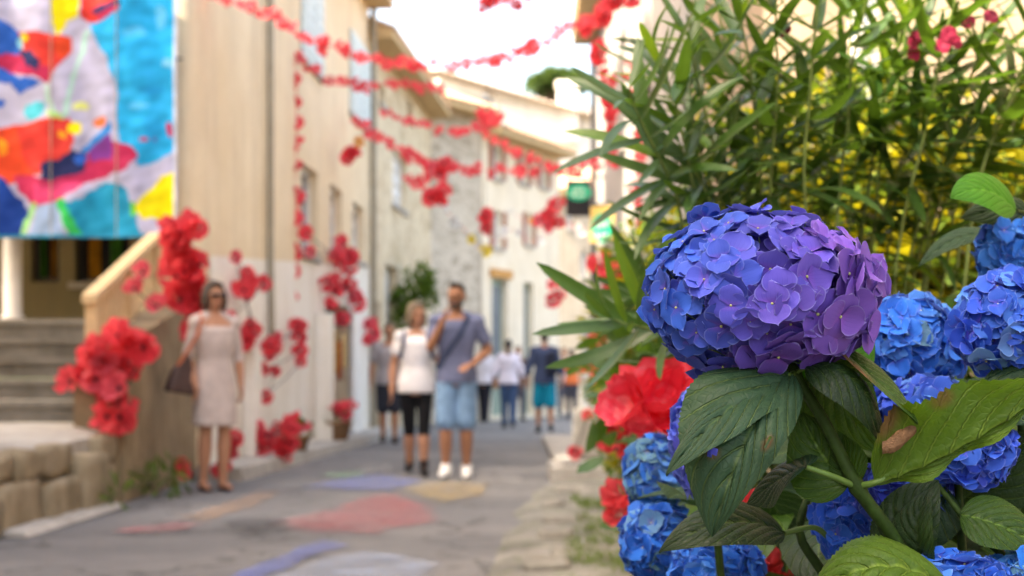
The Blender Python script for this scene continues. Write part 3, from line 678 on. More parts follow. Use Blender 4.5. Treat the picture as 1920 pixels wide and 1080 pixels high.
b = MB(); b.tube([P(1108, 384, Ys+.015), (1.2, Ys+.015, P(0, 384, Ys).z)], .014, 8); b.build('bracket', M['iron'], sg)

# --- umbrella pine on the far hill, and the hill
b = MB(); n = 40
for j in range(12):
    for i in range(n+1):
        x = -160+320*i/n; y = 62+14*j; b.v.append((x, y, -1+9.5*(1-math.exp(-((j/5)**2)))*(0.6+.4*mnoise.noise((x*.02, y*.02, 0)))))
for j in range(11):
    for i in range(n): a = j*(n+1)+i; b.f.append((a, a+1, a+n+2, a+n+1)); b.m.append(0)
M['scrub'] = plain('hill_scrub', (0.10, 0.12, 0.05), 0.95, 0.5, 0.4)
tag(b.build('hill', M['scrub'], smooth=True), kind='structure')
# ------------------------------------------------------------------ plant materials
def leaf_mat(name, dark, light, vein, trans, tfac=0.25, rough=0.42, nv=7.0, kv=3.0, detail=True, spec=0.22):
    m = NT(name)
    uv = m.n('SeparateXYZ', {0: m.n('TexCoord').outputs['UV']}); u = uv.outputs[0]; v = m.math('ABSOLUTE', m.math('SUBTRACT', m.math('MULTIPLY', uv.outputs[1], 2.0), 1.0))
    n1 = m.noise(55, 4, 0.6, m.pos()); rndm = m.n('ObjectInfo').outputs['Random']
    col = m.mix(m.ramp(m.math('ADD', m.math('MULTIPLY', n1, 0.6), m.math('MULTIPLY', rndm, 0.5)), [(0.25, (0, 0, 0)), (0.85, (1, 1, 1))]), dark, light)
    mid = m.ramp(v, [(0.012, (1, 1, 1)), (0.045, (0, 0, 0))])
    h = mid
    if detail:
        q = m.math('SUBTRACT', m.math('MULTIPLY', u, nv), m.math('MULTIPLY', v, kv)); fr = m.math('FRACT', m.math('ADD', q, 20.0))
        lat = m.math('MINIMUM', fr, m.math('SUBTRACT', 1.0, fr))
        latm = m.ramp(lat, [(0.02, (1, 1, 1)), (0.085, (0, 0, 0))])
        cmb = m.n('CombineXYZ', {0: m.math('MULTIPLY', u, 26.0), 1: m.math('MULTIPLY', uv.outputs[1], 16.0), 2: 0.0})
        vo = m.n('TexVoronoi', {'Scale': 1.0}, feature='DISTANCE_TO_EDGE'); m.set(vo.inputs['Vector'], cmb.outputs[0])
        ter = m.ramp(vo.outputs['Distance'], [(0.01, (1, 1, 1)), (0.12, (0, 0, 0))])
        col = m.mix(m.math('MULTIPLY', ter, 0.12), col, vein); col = m.mix(m.math('MULTIPLY', latm, 0.85), col, vein)
        h = m.math('ADD', m.math('MULTIPLY', latm, -1.0), m.math('MULTIPLY', ter, -0.10))
        m.bump(h, 0.8, 0.003)
        att = m.n('Attribute', attribute_name='decay'); col2 = m.mix(m.math('MULTIPLY', mid, 0.8), col, vein)
        blot = m.ramp(m.noise(120, 3, 0.7, m.pos()), [(0.66, (0, 0, 0)), (0.72, (0.8, 0.8, 0.8))])
        col2 = m.mix(m.math('MULTIPLY', blot, 0.35), col2, (0.11, 0.085, 0.025, 1))
        col = m.mix(att.outputs['Fac'], col2, (0.10, 0.045, 0.018, 1))
    else:
        col = m.mix(m.math('MULTIPLY', mid, 0.5), col, vein)
    m.base(col); m.rough(rough); m.spec(spec); m.translucent(m.mix(0.6, col, trans), tfac)
    return m.mat
LM = {
 'dark': leaf_mat('hydrangea_leaf_dark', (0.005,0.015,0.005,1), (0.013,0.034,0.010,1), (0.055,0.095,0.025,1), (0.08,0.2,0.015,1), .12),
 'teal': leaf_mat('hydrangea_leaf_teal', (0.008,0.026,0.015,1), (0.022,0.052,0.027,1), (0.075,0.12,0.04,1), (0.08,0.2,0.03,1), .12, .45, spec=.16),
 'mid':  leaf_mat('hydrangea_leaf_mid', (0.012,0.04,0.005,1), (0.028,0.072,0.008,1), (0.10,0.18,0.03,1), (0.15,0.36,0.015,1), .2),
 'light':leaf_mat('hydrangea_leaf_pale_underside', (0.028,0.066,0.005,1), (0.052,0.104,0.008,1), (0.13,0.205,0.03,1), (0.2,0.42,0.02,1), .22, .5),
 'fresh':leaf_mat('fresh_leaf', (0.022,0.115,0.004,1), (0.038,0.16,0.007,1), (0.09,0.27,0.025,1), (0.15,0.55,0.02,1), .3, .45),
}
M['oleander'] = leaf_mat('oleander_leaf', (0.016,0.050,0.009,1), (0.046,0.105,0.018,1), (0.11,0.17,0.05,1), (0.22,0.42,0.03,1), .24, .4, detail=False, spec=.4)
M['oleander_y'] = leaf_mat('young_oleander_leaf', (0.05,0.12,0.012,1), (0.12,0.22,0.02,1), (0.18,0.26,0.06,1), (0.35,0.55,0.03,1), .35, .4, detail=False, spec=.4)
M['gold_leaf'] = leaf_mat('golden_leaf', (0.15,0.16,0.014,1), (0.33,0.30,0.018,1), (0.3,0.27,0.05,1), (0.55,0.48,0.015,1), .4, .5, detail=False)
M['green_leaf'] = leaf_mat('small_green_leaf', (0.04,0.085,0.014,1), (0.11,0.17,0.025,1), (0.1,0.2,0.06,1), (0.3,0.45,0.03,1), .3, .5, detail=False)
M['pine'] = leaf_mat('pine_needles', (0.035,0.07,0.02,1), (0.085,0.14,0.035,1), (0.1,0.16,0.06,1), (0.2,0.3,0.05,1), .2, .6, detail=False)
M['stem'] = plain('hydrangea_stem', (0.016, 0.034, 0.006), 0.6, 0.4, 130, 0.1, .12)
M['petiole'] = plain('leaf_stalk', (0.06, 0.11, 0.02), 0.5, 0.2, 60)
M['pedicel'] = plain('flower_stalk', (0.10, 0.16, 0.10), 0.6, 0.2, 60)
M['olestem'] = plain('oleander_stem', (0.14, 0.19, 0.05), 0.6, 0.35, 30)
M['bud'] = plain('floret_centre', (0.34, 0.36, 0.16), 0.5, 0.2, 200)
M['brown_leaf'] = plain('withered_leaf', (0.13, 0.065, 0.03), 0.7, 0.4, 90, 0.5)
def sepal_mat():
    m = NT('hydrangea_sepal'); oi = m.n('ObjectInfo'); uv = m.n('SeparateXYZ', {0: m.n('TexCoord').outputs['UV']})
    s = uv.outputs[0]; t = m.math('ABSOLUTE', m.math('SUBTRACT', m.math('MULTIPLY', uv.outputs[1], 2.0), 1.0))
    col = oi.outputs['Color']
    n_ = m.noise(130, 3, 0.6, m.pos())
    col = m.mix(m.math('MULTIPLY', n_, 0.35), col, m.mix(1.0, col, (0.55, 0.6, 0.9, 1), 'MULTIPLY'))
    edge = m.math('MAXIMUM', m.ramp(s, [(0.92, (0, 0, 0)), (1.0, (1, 1, 1))]), m.ramp(t, [(0.90, (0, 0, 0)), (1.0, (1, 1, 1))]))
    col = m.mix(m.math('MULTIPLY', edge, 0.34), col, m.mix(0.5, col, (0.55, 0.65, 0.95, 1)))
    cen = m.ramp(s, [(0.0, (1, 1, 1)), (0.30, (0, 0, 0))]); col = m.mix(m.math('MULTIPLY', cen, 0.45), col, m.mix(0.6, col, (0.30, 0.05, 0.45, 1)))
    fan = m.math('SINE', m.math('MULTIPLY', m.math('SUBTRACT', uv.outputs[1], 0.5), 46.0))
    vein = m.math('MULTIPLY', m.ramp(fan, [(0.75, (0, 0, 0)), (1.0, (1, 1, 1))]), m.ramp(s, [(0.1, (0.9, 0.9, 0.9)), (0.85, (0, 0, 0))]))
    col = m.mix(m.math('MULTIPLY', vein, 0.28), col, m.mix(1.0, col, (0.35, 0.3, 0.55, 1), 'MULTIPLY'))
    m.base(col); m.rough(0.62); m.spec(0.18); m.bump(m.math('ADD', vein, m.math('MULTIPLY', n_, 1.2)), 0.18, 0.0006)
    m.translucent(m.mix(0.35, col, (0.25, 0.3, 1.0, 1)), 0.18)
    return m.mat
M['sepal'] = sepal_mat()

# ------------------------------------------------------------------ leaf builder
def leaf(name, base, ctrl, tip, nrm, width, mat, parent=None, fold=0.25, curl=0.15, bulge=0.0022, nu=64, nh=12, teeth=34, tooth=0.05,
         nv=7.0, kv=3.0, asym=(1, 1), holes=(), twist=0.0, wave=0.0, decay=()):
    base, ctrl, tip, nrm = Vector(base), Vector(ctrl), Vector(tip), Vector(nrm).normalized()
    vv = []; ff = []; uvs = []; dec = []; L = (tip-base).length
    for i in range(nu+1):
        u = i/nu; c = base*(1-u)**2+ctrl*2*u*(1-u)+tip*u*u
        T = ((ctrl-base)*(1-u)+(tip-ctrl)*u).normalized(); S = T.cross(nrm).normalized(); N = S.cross(T)
        if twist: q = Matrix.Rotation(twist*u, 3, T); S = q @ S; N = q @ N
        f = (max(u, 0)**0.55)*(max(1-u, 0)**0.9)/0.382; hw = width/2*f
        saw = (u*teeth) % 1.0; edge = 1+tooth*(saw if saw < 0.75 else (1-saw)*3)*(0.3+0.7*min(1, 4*u*(1-u)+.2))
        for j in range(-nh, nh+1):
            v = j/nh; a = asym[0] if v < 0 else asym[1]
            e = 1+(edge-1)*abs(v)**6
            lat = hw*v*a*e
            q = u*nv-abs(v)*kv
            rise = fold*abs(lat)-curl*hw*v*v*a + bulge*(abs(math.sin(PI*q))**0.6)*(1-abs(v)**4)*min(1, f*1.3) - bulge*0.9*math.exp(-(v/0.07)**2)
            rise += wave*hw*abs(v)**2*math.sin(u*17+(3 if v > 0 else 0))
            p = c+S*lat+N*rise
            vv.append(p); uvs.append((u, v*0.5+0.5))
            d = 0.0
            for (hu, hv, r) in list(holes)+list(decay):
                k = math.hypot(u-hu, (v-hv)*0.35); d = max(d, min(1.0, max(0.0, 1.9-k/r*1.2)) if k > 0 else 1.0)
            dec.append(d)
    w_ = 2*nh+1
    for i in range(nu):
        for j in range(w_-1):
            a = i*w_+j; um = (i+.5)/nu; vm = (j+.5-nh)/nh
            if any(math.hypot(um-hu, (vm-hv)*0.35) < r*(0.8+.4*mnoise.noise((um*30, vm*9, 0))) for hu, hv, r in holes): continue
            ff.append((a, a+1, a+w_+1, a+w_))
    me = bpy.data.meshes.new(name); me.from_pydata([tuple(p) for p in vv], [], ff)
    ul = me.uv_layers.new(name='UVMap'); li = np.empty(len(me.loops), np.int32); me.loops.foreach_get('vertex_index', li)
    ul.data.foreach_set('uv', np.array(uvs, np.float32)[li].ravel())
    at = me.attributes.new('decay', 'FLOAT', 'POINT'); at.data.foreach_set('value', np.array(dec, np.float32))
    me.polygons.foreach_set('use_smooth', [True]*len(ff)); me.materials.append(LM[mat] if mat in LM else M[mat])
    o = bpy.data.objects.new(name, me)
    return link(o, parent) if name != '_proto' else o
def unit_leaf(name, length, width, arch, mat, nu=10, nh=2, fold=.25, shape=(0.5, 0.5), nse=None):
    """leaf along +Y from the origin, face up"""
    vv = []; ff = []; uvs = []; pk = (shape[0]/(shape[0]+shape[1])); nm = pk**shape[0]*(1-pk)**shape[1]
    for i in range(nu+1):
        u = i/nu; f = (u**shape[0])*((1-u)**shape[1])/nm; hw = width/2*max(f, .02)
        for j in range(-nh, nh+1):
            v = j/nh; vv.append((hw*v, length*u*(1-.12*abs(arch)*u), arch*length*.5*(u-u*u*1.9)+fold*abs(hw*v))); uvs.append((u, v*.5+.5))
    w_ = 2*nh+1
    for i in range(nu):
        for j in range(w_-1): a = i*w_+j; ff.append((a, a+1, a+w_+1, a+w_))
    me = bpy.data.meshes.new(name); me.from_pydata(vv, [], ff); ul = me.uv_layers.new(name='UVMap')
    li = np.empty(len(me.loops), np.int32); me.loops.foreach_get('vertex_index', li); ul.data.foreach_set('uv', np.array(uvs, np.float32)[li].ravel())
    me.polygons.foreach_set('use_smooth', [True]*len(ff)); me.materials.append(M[mat] if mat in M else LM[mat]); return me
def frame_m(p, y, z, s=1.0):
    y = Vector(y).normalized(); x = y.cross(Vector(z))
    if x.length < 1e-4: x = y.cross(Vector((1, 0, 0)))
    x.normalize(); z = x.cross(y); m = Matrix((x, y, z)).transposed().to_4x4(); return Matrix.Translation(p) @ m @ Matrix.Scale(s, 4)
class Merge:
    """many copies of small meshes gathered into one mesh object"""
    def __init__(s): s.items = []
    def add(s, me, M4): s.items.append((me, M4))
    def build(s, name, parent=None, kind='stuff'):
        cache = {}; V = []; Fv = []; U = []; off = 0; mats = []; mi = []; 
        for me, M4 in s.items:
            if me.name not in cache:
                v = np.empty(len(me.vertices)*3); me.vertices.foreach_get('co', v); f = [tuple(p.vertices) for p in me.polygons]
                u = np.empty(len(me.loops)*2, np.float32)
                if me.uv_layers: me.uv_layers[0].data.foreach_get('uv', u)
                if me.materials[0] not in mats: mats.append(me.materials[0])
                cache[me.name] = (v.reshape(-1, 3), np.array([len(x) for x in f]), np.concatenate([np.array(x) for x in f]), u, mats.index(me.materials[0]))
            v, cnt, idx, u, k = cache[me.name]; A = np.array(M4)
            V.append(v @ A[:3, :3].T+A[:3, 3]); Fv.append((cnt, idx+off)); U.append(u); mi.append(np.full(len(cnt), k, np.int32)); off += len(v)
        me = bpy.data.meshes.new(name); V = np.concatenate(V); cnt = np.concatenate([a for a, b in Fv]); idx = np.concatenate([b for a, b in Fv])
        me.vertices.add(len(V)); me.vertices.foreach_set('co', V.ravel()); me.loops.add(len(idx)); me.loops.foreach_set('vertex_index', idx.astype(np.int32))
        me.polygons.add(len(cnt)); st_ = np.concatenate([[0], np.cumsum(cnt)[:-1]]).astype(np.int32); me.polygons.foreach_set('loop_start', st_)
        for m_ in mats: me.materials.append(m_)
        me.polygons.foreach_set('material_index', np.concatenate(mi)); me.update(calc_edges=True); me.validate()
        ul = me.uv_layers.new(name='UVMap'); ul.data.foreach_set('uv', np.concatenate(U)); me.polygons.foreach_set('use_smooth', np.ones(len(cnt), bool))
        o = link(bpy.data.objects.new(name, me), parent)
        if kind: o['kind'] = kind
        return o

# ------------------------------------------------------------------ hydrangea florets and heads
def floret_mesh(seed, ns=8, nt=4):
    r = random.Random(seed); vv = []; ff = []; uvs = []; mi = []
    spin = r.uniform(0, PI)
    for k in range(4):
        ang = spin+k*PI/2+r.uniform(-.16, .16); Ls = r.uniform(.92, 1.12); Ws = r.uniform(1.12, 1.38)
        tilt = r.uniform(.10, .48) if r.random() > .10 else r.uniform(.6, 1.05); cup = r.uniform(-.42, .08); side = r.uniform(-.10, .42); zo = .05 if k % 2 else -.02; tw = r.uniform(-.25, .25)
        ph = r.uniform(0, 6); base = len(vv)
        for i in range(ns+1):
            s = math.sin(PI/2*i/ns)
            for j in range(-nt, nt+1):
                t = j/nt
                ss = s**0.9; hw = Ws/2*math.sqrt(max(0, 4*ss*(1-ss)))**0.80 if 0 < i < ns else 0.06
                if i == ns: hw = .10
                x = Ls*(s-0.10*s*s*abs(t)**2)+(.05 if (i == ns and j == 0) else 0); y = hw*t*(1+.03*math.sin(ph+7*s))
                z = cup*s*s+side*hw*t*t+tw*hw*t*s+.025*math.sin(ph+9*s)*abs(t)+.02*math.sin(ph*2+5*t)*s
                x2 = x*math.cos(tilt)-z*math.sin(tilt); z2 = x*math.sin(tilt)+z*math.cos(tilt)+zo*(1-s*.3)
                x2 += .03
                vv.append((x2*math.cos(ang)-y*math.sin(ang), x2*math.sin(ang)+y*math.cos(ang), z2)); uvs.append((s, t*.5+.5))
        w_ = 2*nt+1
        for i in range(ns):
            for j in range(w_-1): a = base+i*w_+j; ff.append((a, a+1, a+w_+1, a+w_)); mi.append(0)
    base = len(vv); n = 8
    for i in range(4):
        a = -PI/2*.3+PI*.65*i/3
        for j in range(n): q = 2*PI*j/n; vv.append((.065*math.cos(a)*math.cos(q), .065*math.cos(a)*math.sin(q), .05+.065*math.sin(a))); uvs.append((0, .5))
    for i in range(3):
        for j in range(n): ff.append((base+i*n+j, base+i*n+(j+1) % n, base+(i+1)*n+(j+1) % n, base+(i+1)*n+j)); mi.append(1)
    me = bpy.data.meshes.new('floret'); me.from_pydata(vv, [], ff); ul = me.uv_layers.new(name='UVMap')
    li = np.empty(len(me.loops), np.int32); me.loops.foreach_get('vertex_index', li); ul.data.foreach_set('uv', np.array(uvs, np.float32)[li].ravel())
    me.materials.append(M['sepal']); me.materials.append(M['bud']); me.polygons.foreach_set('material_index', mi); me.polygons.foreach_set('use_smooth', [True]*len(ff)); me.update()
    return me
FL_HI = [floret_mesh(100+k, 9, 4) for k in range(10)]
FL_LO = [floret_mesh(200+k, 5, 2) for k in range(8)]
def flower_head(parent, c, rad, n, size, colfn, hi=False, seed=1, stem_dir=Vector((0, 0, -1)), open_=-0.72, spread=0.13, sizefn=None):
    r = random.Random(seed); c = Vector(c); var = FL_HI if hi else FL_LO
    b = MB(); root = c+Vector((stem_dir.x*rad[0]*.75, stem_dir.y*rad[1]*.75, stem_dir.z*rad[2]*.75)); spots = []
    ga = PI*(3-math.sqrt(5))
    for k in range(n):
        z = 1-2*(k+.5)/n; q = k*ga+seed; rr = math.sqrt(1-z*z); d = Vector((rr*math.cos(q), rr*math.sin(q), z))
        d = (d+Vector((r.gauss(0, 1), r.gauss(0, 1), r.gauss(0, 1)))*spread*.5).normalized()
        if d.dot(stem_dir) > -open_: continue
        k_ = r.uniform(.84, 1.0); lump = 1+.07*mnoise.noise((d.x*1.9+seed, d.y*1.9, d.z*1.9))
        p = c+Vector((d.x*rad[0], d.y*rad[1], d.z*rad[2]))*k_*lump
        nn = Vector((d.x/rad[0], d.y/rad[1], d.z/rad[2])).normalized()
        nn = (nn+Vector((r.gauss(0, 1), r.gauss(0, 1), r.gauss(0, 1)))*.20).normalized()
        spots.append((p, nn, d, size*r.uniform(.82, 1.15)*(sizefn(p) if sizefn else 1)))
    for p, nn, d, s in spots:
        m_ = root.lerp(p, .55)+Vector((0, 0, -.1*rad[2])); b.tube([root, m_, p-nn*s*.03], [.0013, .0009, .0006], 5, cap=False)
    for k in range(7):
        a = 2*PI*k/7; e = root.lerp(c, .5)+Vector((math.cos(a)*rad[0]*.5, math.sin(a)*rad[1]*.5, rad[2]*.15)); b.tube([root, root.lerp(e, .5)-Vector((0, 0, .05*rad[2])), e], [.0022, .0018, .0014], 6)
    head = b.build('flower_head', M['pedicel'], parent, True)
    inner = []
    for p, nn, d, s in spots:                                 # inner layer keeps the head dense
        if r.random() < .8: 
            inner.append((c+(p-c)*.74+Vector((r.gauss(0,1),r.gauss(0,1),r.gauss(0,1)))*.006, nn, d, s*.95))
    for p, nn, d, s in spots+inner:
        o = bpy.data.objects.new('floret', r.choice(var)); C.objects.link(o); o.parent = head
        x = nn.orthogonal().normalized(); x = Matrix.Rotation(r.uniform(0, 2*PI), 3, nn) @ x; y = nn.cross(x)
        o.matrix_basis = Matrix.Translation(p) @ Matrix((x, y, nn)).transposed().to_4x4() @ Matrix.Diagonal((s*r.uniform(.92, 1.08), s*r.uniform(.92, 1.08), s*r.uniform(.8, 1.1), 1))
        cc = colfn(p, d, r); o.color = (*cc, 1)
    return head
def lerp3(a, b, t): t = max(0, min(1, t)); return tuple(x+(y-x)*t for x, y in zip(a, b))
def proj(p): return (960+F*p.x/p.y, HY-F*(p.z-H)/p.y)
def col_main(p, d, r):
    x, y = proj(p); t = (x-1225)/400+r.uniform(-.10, .10)-.22*(600-y)/200*(1 if y < 520 and x < 1520 else 0)
    c = lerp3((.030, .135, .66), (.115, .098, .60), t/.42) if t < .42 else lerp3((.115, .098, .60), (.225, .10, .52), (t-.42)/.5)
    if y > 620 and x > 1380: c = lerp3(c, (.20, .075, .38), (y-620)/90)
    k = r.uniform(.52, .88); return tuple(min(1, q*k) for q in c)
def col_blue(tint=(0, 0, 0), green=0.0, pale=0.0):
    def f(p, d, r):
        c = lerp3((.010, .105, .64), (.03, .20, .84), r.random()); c = tuple(max(0, a+b_) for a, b_ in zip(c, tint))
        if r.random() < green: c = lerp3(c, (.20, .42, .42), r.uniform(.4, .9))
        if r.random() < pale*max(0, d.z+.2): c = lerp3(c, (.12, .38, .88), r.uniform(.2, .8))  # upward florets turn paler, painting skylight into their colour
        k = r.uniform(.48, .86); return tuple(min(1, q*k) for q in c)
    return f

def stem_tube(parent, pts, r0, r1, mat='stem', name='stem', nodes=()):
    pts = [Vector(p) for p in pts]; out = []
    for i in range(len(pts)-1):
        a, b_ = pts[max(i-1, 0)], pts[min(i+2, len(pts)-1)]
        for k in range(6):
            t = k/6; p1, p2 = pts[i], pts[i+1]
            out.append(.5*((2*p1)+(p2-a)*t+(2*a-5*p1+4*p2-b_)*t*t+(3*p1-a-3*p2+b_)*t**3))
    out.append(pts[-1]); n = len(out); rr = [r0+(r1-r0)*i/(n-1) for i in range(n)]
    for nd in nodes:
        for i, p in enumerate(out): rr[i] *= 1+.35*math.exp(-((p-Vector(nd)).length/.006)**2)
    b = MB(); b.tube(out, rr, 10); return b.build(name, M[mat], parent, True)

HYG = 'hydrangeas in the flower bed'
# the sharp purple and blue one
hy = empty('hydrangea', (0.33, 1.02, 0.03)); tag(hy, 'large purple to blue hydrangea head in sharp focus on its green stem', 'hydrangea', HYG)
YH = 1.06
hc_ = P(1424, 552, YH)
node = P(1607, 913, 1.03); topn = P(1490, 700, 1.045)
flower_head(hy, hc_, (.0868, .080, .0635), 215, .0163, col_main, True, 5, Vector((.2, -.05, -.97)).normalized(), -.86,
            sizefn=lambda p: .80+.32*max(0, min(1, (proj(p)[0]-1200)/260)) if proj(p)[1] > 470 else .84)
stem_tube(hy, [P(1440, 590, 1.06), topn, P(1545, 790, 1.038), node, P(1690, 1035, 1.04), P(1780, 1250, 1.06), (0.36, 1.05, .02)], .0032, .0066, nodes=(topn, node))
CAM = Vector((0, -1, 0))
def PT(pts, r, par): 
    return stem_tube(par, pts, r, r*.75, 'petiole', 'petiole')
# front leaf with holes
PT([topn+Vector((-.001, -.003, 0)), P(1482, 702, 1.03)], .0022, hy)
leaf('leaf', P(1484, 701, 1.033), P(1400, 770, .965), P(1335, 1008, .985), (-.15, -1, .42), .108, 'teal', hy, fold=.06, curl=.25, nv=7, kv=3.0, asym=(.45, 1.0), holes=[(.52, -.62, .035), (.66, .42, .028)], wave=.05, bulge=.0042)
leaf('leaf', P(1478, 702, 1.036), P(1375, 735, .99), P(1248, 890, .965), (-.30, -.75, .75), .046, 'teal', hy, fold=.10, curl=.2, asym=(1.0, .8), wave=.05, bulge=.003)
leaf('leaf', P(1446, 698, 1.06), P(1400, 690, 1.05), P(1362, 775, 1.05), (-.5, -.8, .2), .034, 'dark', hy, fold=.3)
# dark arched leaf right of the stem, its far half hanging
PT([topn, P(1512, 688, 1.03)], .002, hy)
leaf('leaf', P(1510, 688, 1.028), P(1625, 668, 1.00), P(1664, 845, 1.02), (.30, -.55, .85), .062, 'dark', hy, fold=-.15, curl=.25, asym=(1.1, .8), bulge=.0028)
leaf('leaf', P(1515, 700, 1.05), P(1560, 730, 1.06), P(1650, 850, 1.07), (-.3, -1, .1), .060, 'mid', hy, fold=.1, curl=.1, bulge=.0022)
# narrow edge-on leaf above
leaf('leaf', P(1552, 640, 1.07), P(1610, 690, 1.02), P(1722, 793, .99), (.55, -.5, .75), .042, 'mid', hy, fold=.35, curl=.1, decay=[(.35, 1.0, .12), (.55, 1.0, .1)])
leaf('leaf', P(1500, 690, 1.09), P(1560, 690, 1.1), P(1640, 640, 1.12), (0, -1, .3), .07, 'fresh', hy, fold=.15)
# leaf between stem and front leaf
leaf('leaf', P(1596, 905, 1.035), P(1545, 880, 1.05), P(1500, 770, 1.06), (-.25, -1, .25), .062, 'mid', hy, fold=.12, curl=.1, asym=(1, .8))
PT([node, P(1560, 893, 1.02), P(1512, 876, 1.02)], .0026, hy)
leaf('leaf', P(1512, 876, 1.02), P(1470, 890, 1.05), P(1400, 945, 1.07), (-.1, -.7, .75), .05, 'teal', hy, fold=.1, curl=.2)
# the big pale leaf reaching to the right, seen from below
PT([node, P(1640, 905, 1.02), P(1670, 893, 1.02)], .0028, hy)
leaf('leaf', P(1640, 906, 1.02), P(1790, 866, 1.00), P(2010, 700, .99), (.10, -1, -.28), .100, 'light', hy, fold=-.10, curl=-.15, asym=(.95, .18), bulge=-.0040, wave=.16, tooth=.13, teeth=26, decay=[(.22, -1.05, .09), (.52, -.9, .05)])
leaf('leaf', P(1612, 905, 1.03), P(1590, 870, 1.04), P(1578, 815, 1.05), (-.6, -.8, .2), .030, 'mid', hy, fold=.5)
b = MB()                                                   # the withered curl on its edge
for k in range(9):
    t = k/8; p = P(1652+72*t, 838-38*t+6*math.sin(t*5), 1.008)
    for j in range(7):
        a = -1.2+3.4*j/6; rr = .0055*(1-.5*abs(t-.45)); b.v.append(tuple(p+Vector((.15*rr*math.sin(9*t), -math.cos(a)*rr, math.sin(a)*rr*1.3))+mnoise.noise_vector((t*5, a, 2))*.0012))
for k in range(8):
    for j in range(6): a = k*7+j; b.f.append((a, a+1, a+8, a+7)); b.m.append(0)
o = b.build('leaf', M['brown_leaf'], hy, True); o['label'] = 'curled withered brown leaf edge'

def hydrangea(px, py, Y, rx, ry, n, size, colfn, label, seed, stem=None, leaves=(), hi=False, lean=(0, 0, -1)):
    c = P(px, py, Y); k = Y/F
    base = stem[-1] if stem else (c.x+.05, Y+.06, .02)
    root = empty('hydrangea', (base[0], base[1], .02)); tag(root, label, 'hydrangea', HYG)
    ld = Vector(lean).normalized()
    flower_head(root, c, (rx*k, .9*rx*k, ry*k), n, size, colfn, hi, seed, ld, -.8)
    pts = [c+Vector((ld.x*rx*k*.6, ld.y*rx*k*.6, ld.z*ry*k*.6))]+(list(stem) if stem else [(c.x+.02, Y+.03, c.z-.22), base])
    stem_tube(root, pts, .003, .0055)
    for lf in leaves: leaf('leaf', *lf[:6], root, **lf[6] if len(lf) > 6 else {})
    return root
hydrangea(1908, 615, 1.14, 112, 102, 174, .0152, col_blue((.01, -.02, 0), .05, .5), 'deep blue hydrangea head cut by the right edge of the picture', 11, hi=True,
   leaves=[(P(1840, 722, 1.12), P(1890, 715, 1.10), P(1990, 790, 1.08), (-.2, -.8, .6), .075, 'teal', dict(fold=.1))])
hydrangea(1700, 648, 1.30, 100, 88, 174, .0152, col_blue((0, .02, 0), .06, .9), 'blue hydrangea head with skylight painted pale on its top behind the sharp purple one', 12)
hydrangea(1902, 470, 1.42, 62, 62, 116, .0152, col_blue((.01, .06, .05), .05, .6), 'light blue hydrangea head highest at the right edge', 13)
hydrangea(1735, 770, 1.22, 82, 48, 116, .0152, col_blue((.02, -.02, -.02), 0, .5), 'blue hydrangea head just above the pale serrated leaf', 14)
hydrangea(1795, 845, 1.10, 92, 58, 116, .0152, col_blue((.01, -.04, -.06), 0, .1), 'blue hydrangea head tinted darker for the shade below the pale serrated leaf', 15, hi=True)  # darker tint paints the shade under the leaf
hydrangea(1612, 975, 1.16, 66, 76, 108, .0152, col_blue((0, -.01, .05)), 'vivid blue hydrangea head beside the lower stem of the sharp one', 16, hi=True)
hydrangea(1700, 925, 1.12, 80, 55, 87, .0152, col_blue((.02, -.06, -.15)), 'violet blue hydrangea head tinted dusky for the shade behind the stem', 17)  # tint lowered to paint the shadow behind the stem
hydrangea(1332, 830, 1.24, 62, 105, 130, .0152, col_blue((.09, .0, .02), 0, .5), 'violet blue hydrangea head behind the leaf with holes', 18)
hydrangea(1228, 888, 1.62, 52, 68, 130, .0152, col_blue((0, 0, -.14), .45, .3), 'teal blue hydrangea head with greenish sepals under the red paper flower', 19)
hydrangea(1232, 1015, 1.45, 62, 66, 123, .0152, col_blue((0, .02, 0), .12, .3), 'blue hydrangea head lowest at the street side of the bed', 20)
hydrangea(1345, 1072, 1.32, 74, 56, 116, .0152, col_blue((0, .04, .06), 0, .4), 'bright blue hydrangea head at the bottom under the leaf with holes', 21)
hydrangea(1800, 1100, 1.03, 82, 44, 101, .0152, col_blue((0, .0, .02), 0, .2), 'blue hydrangea head peeping up at the bottom edge', 22, hi=True)
hydrangea(1925, 1098, 1.05, 55, 42, 87, .0152, col_blue((0, .06, .0), .1, .3), 'light blue hydrangea head in the lower right corner', 23, hi=True)
# leafy undergrowth of the bed
un = empty('hydrangea_bush', (0.45, 1.25, 0.02)); tag(un, 'dark leafy hydrangea bush filling the bed below the blue heads', 'bush')
leaf('leaf', P(1790, 1120, 1.0), P(1650, 990, .975), P(1510, 1140, 1.0), (.05, -.62, .8), .088, 'light', un, fold=-.05, curl=.3, bulge=.0045, tooth=.14, teeth=30)
leaf('leaf', P(1470, 1000, 1.12), P(1370, 945, 1.10), P(1235, 1035, 1.10), (-.1, -.55, .8), .055, 'dark', un, fold=.2, curl=.2)
stem_tube(un, [P(1470, 1000, 1.12), P(1530, 990, 1.14), P(1570, 1030, 1.16)], .002, .0026, 'petiole', 'petiole')
stem_tube(un, [P(1530, 900, 1.2), P(1500, 1000, 1.18), P(1560, 1120, 1.18), P(1600, 1400, 1.2)], .003, .005)
leaf('leaf', P(1690, 1080, 1.06), P(1690, 960, 1.05), P(1760, 900, 1.06), (-.5, -.8, .3), .05, 'dark', un, fold=.4)
leaf('leaf', P(1740, 1060, 1.05), P(1700, 1000, 1.03), P(1745, 915, 1.05), (-.9, -.6, .1), .04, 'dark', un, fold=.5)
leaf('leaf', P(1760, 900, 1.10), P(1700, 960, 1.09), P(1680, 1060, 1.1), (-.4, -1, .5), .07, 'teal', un, fold=.1)
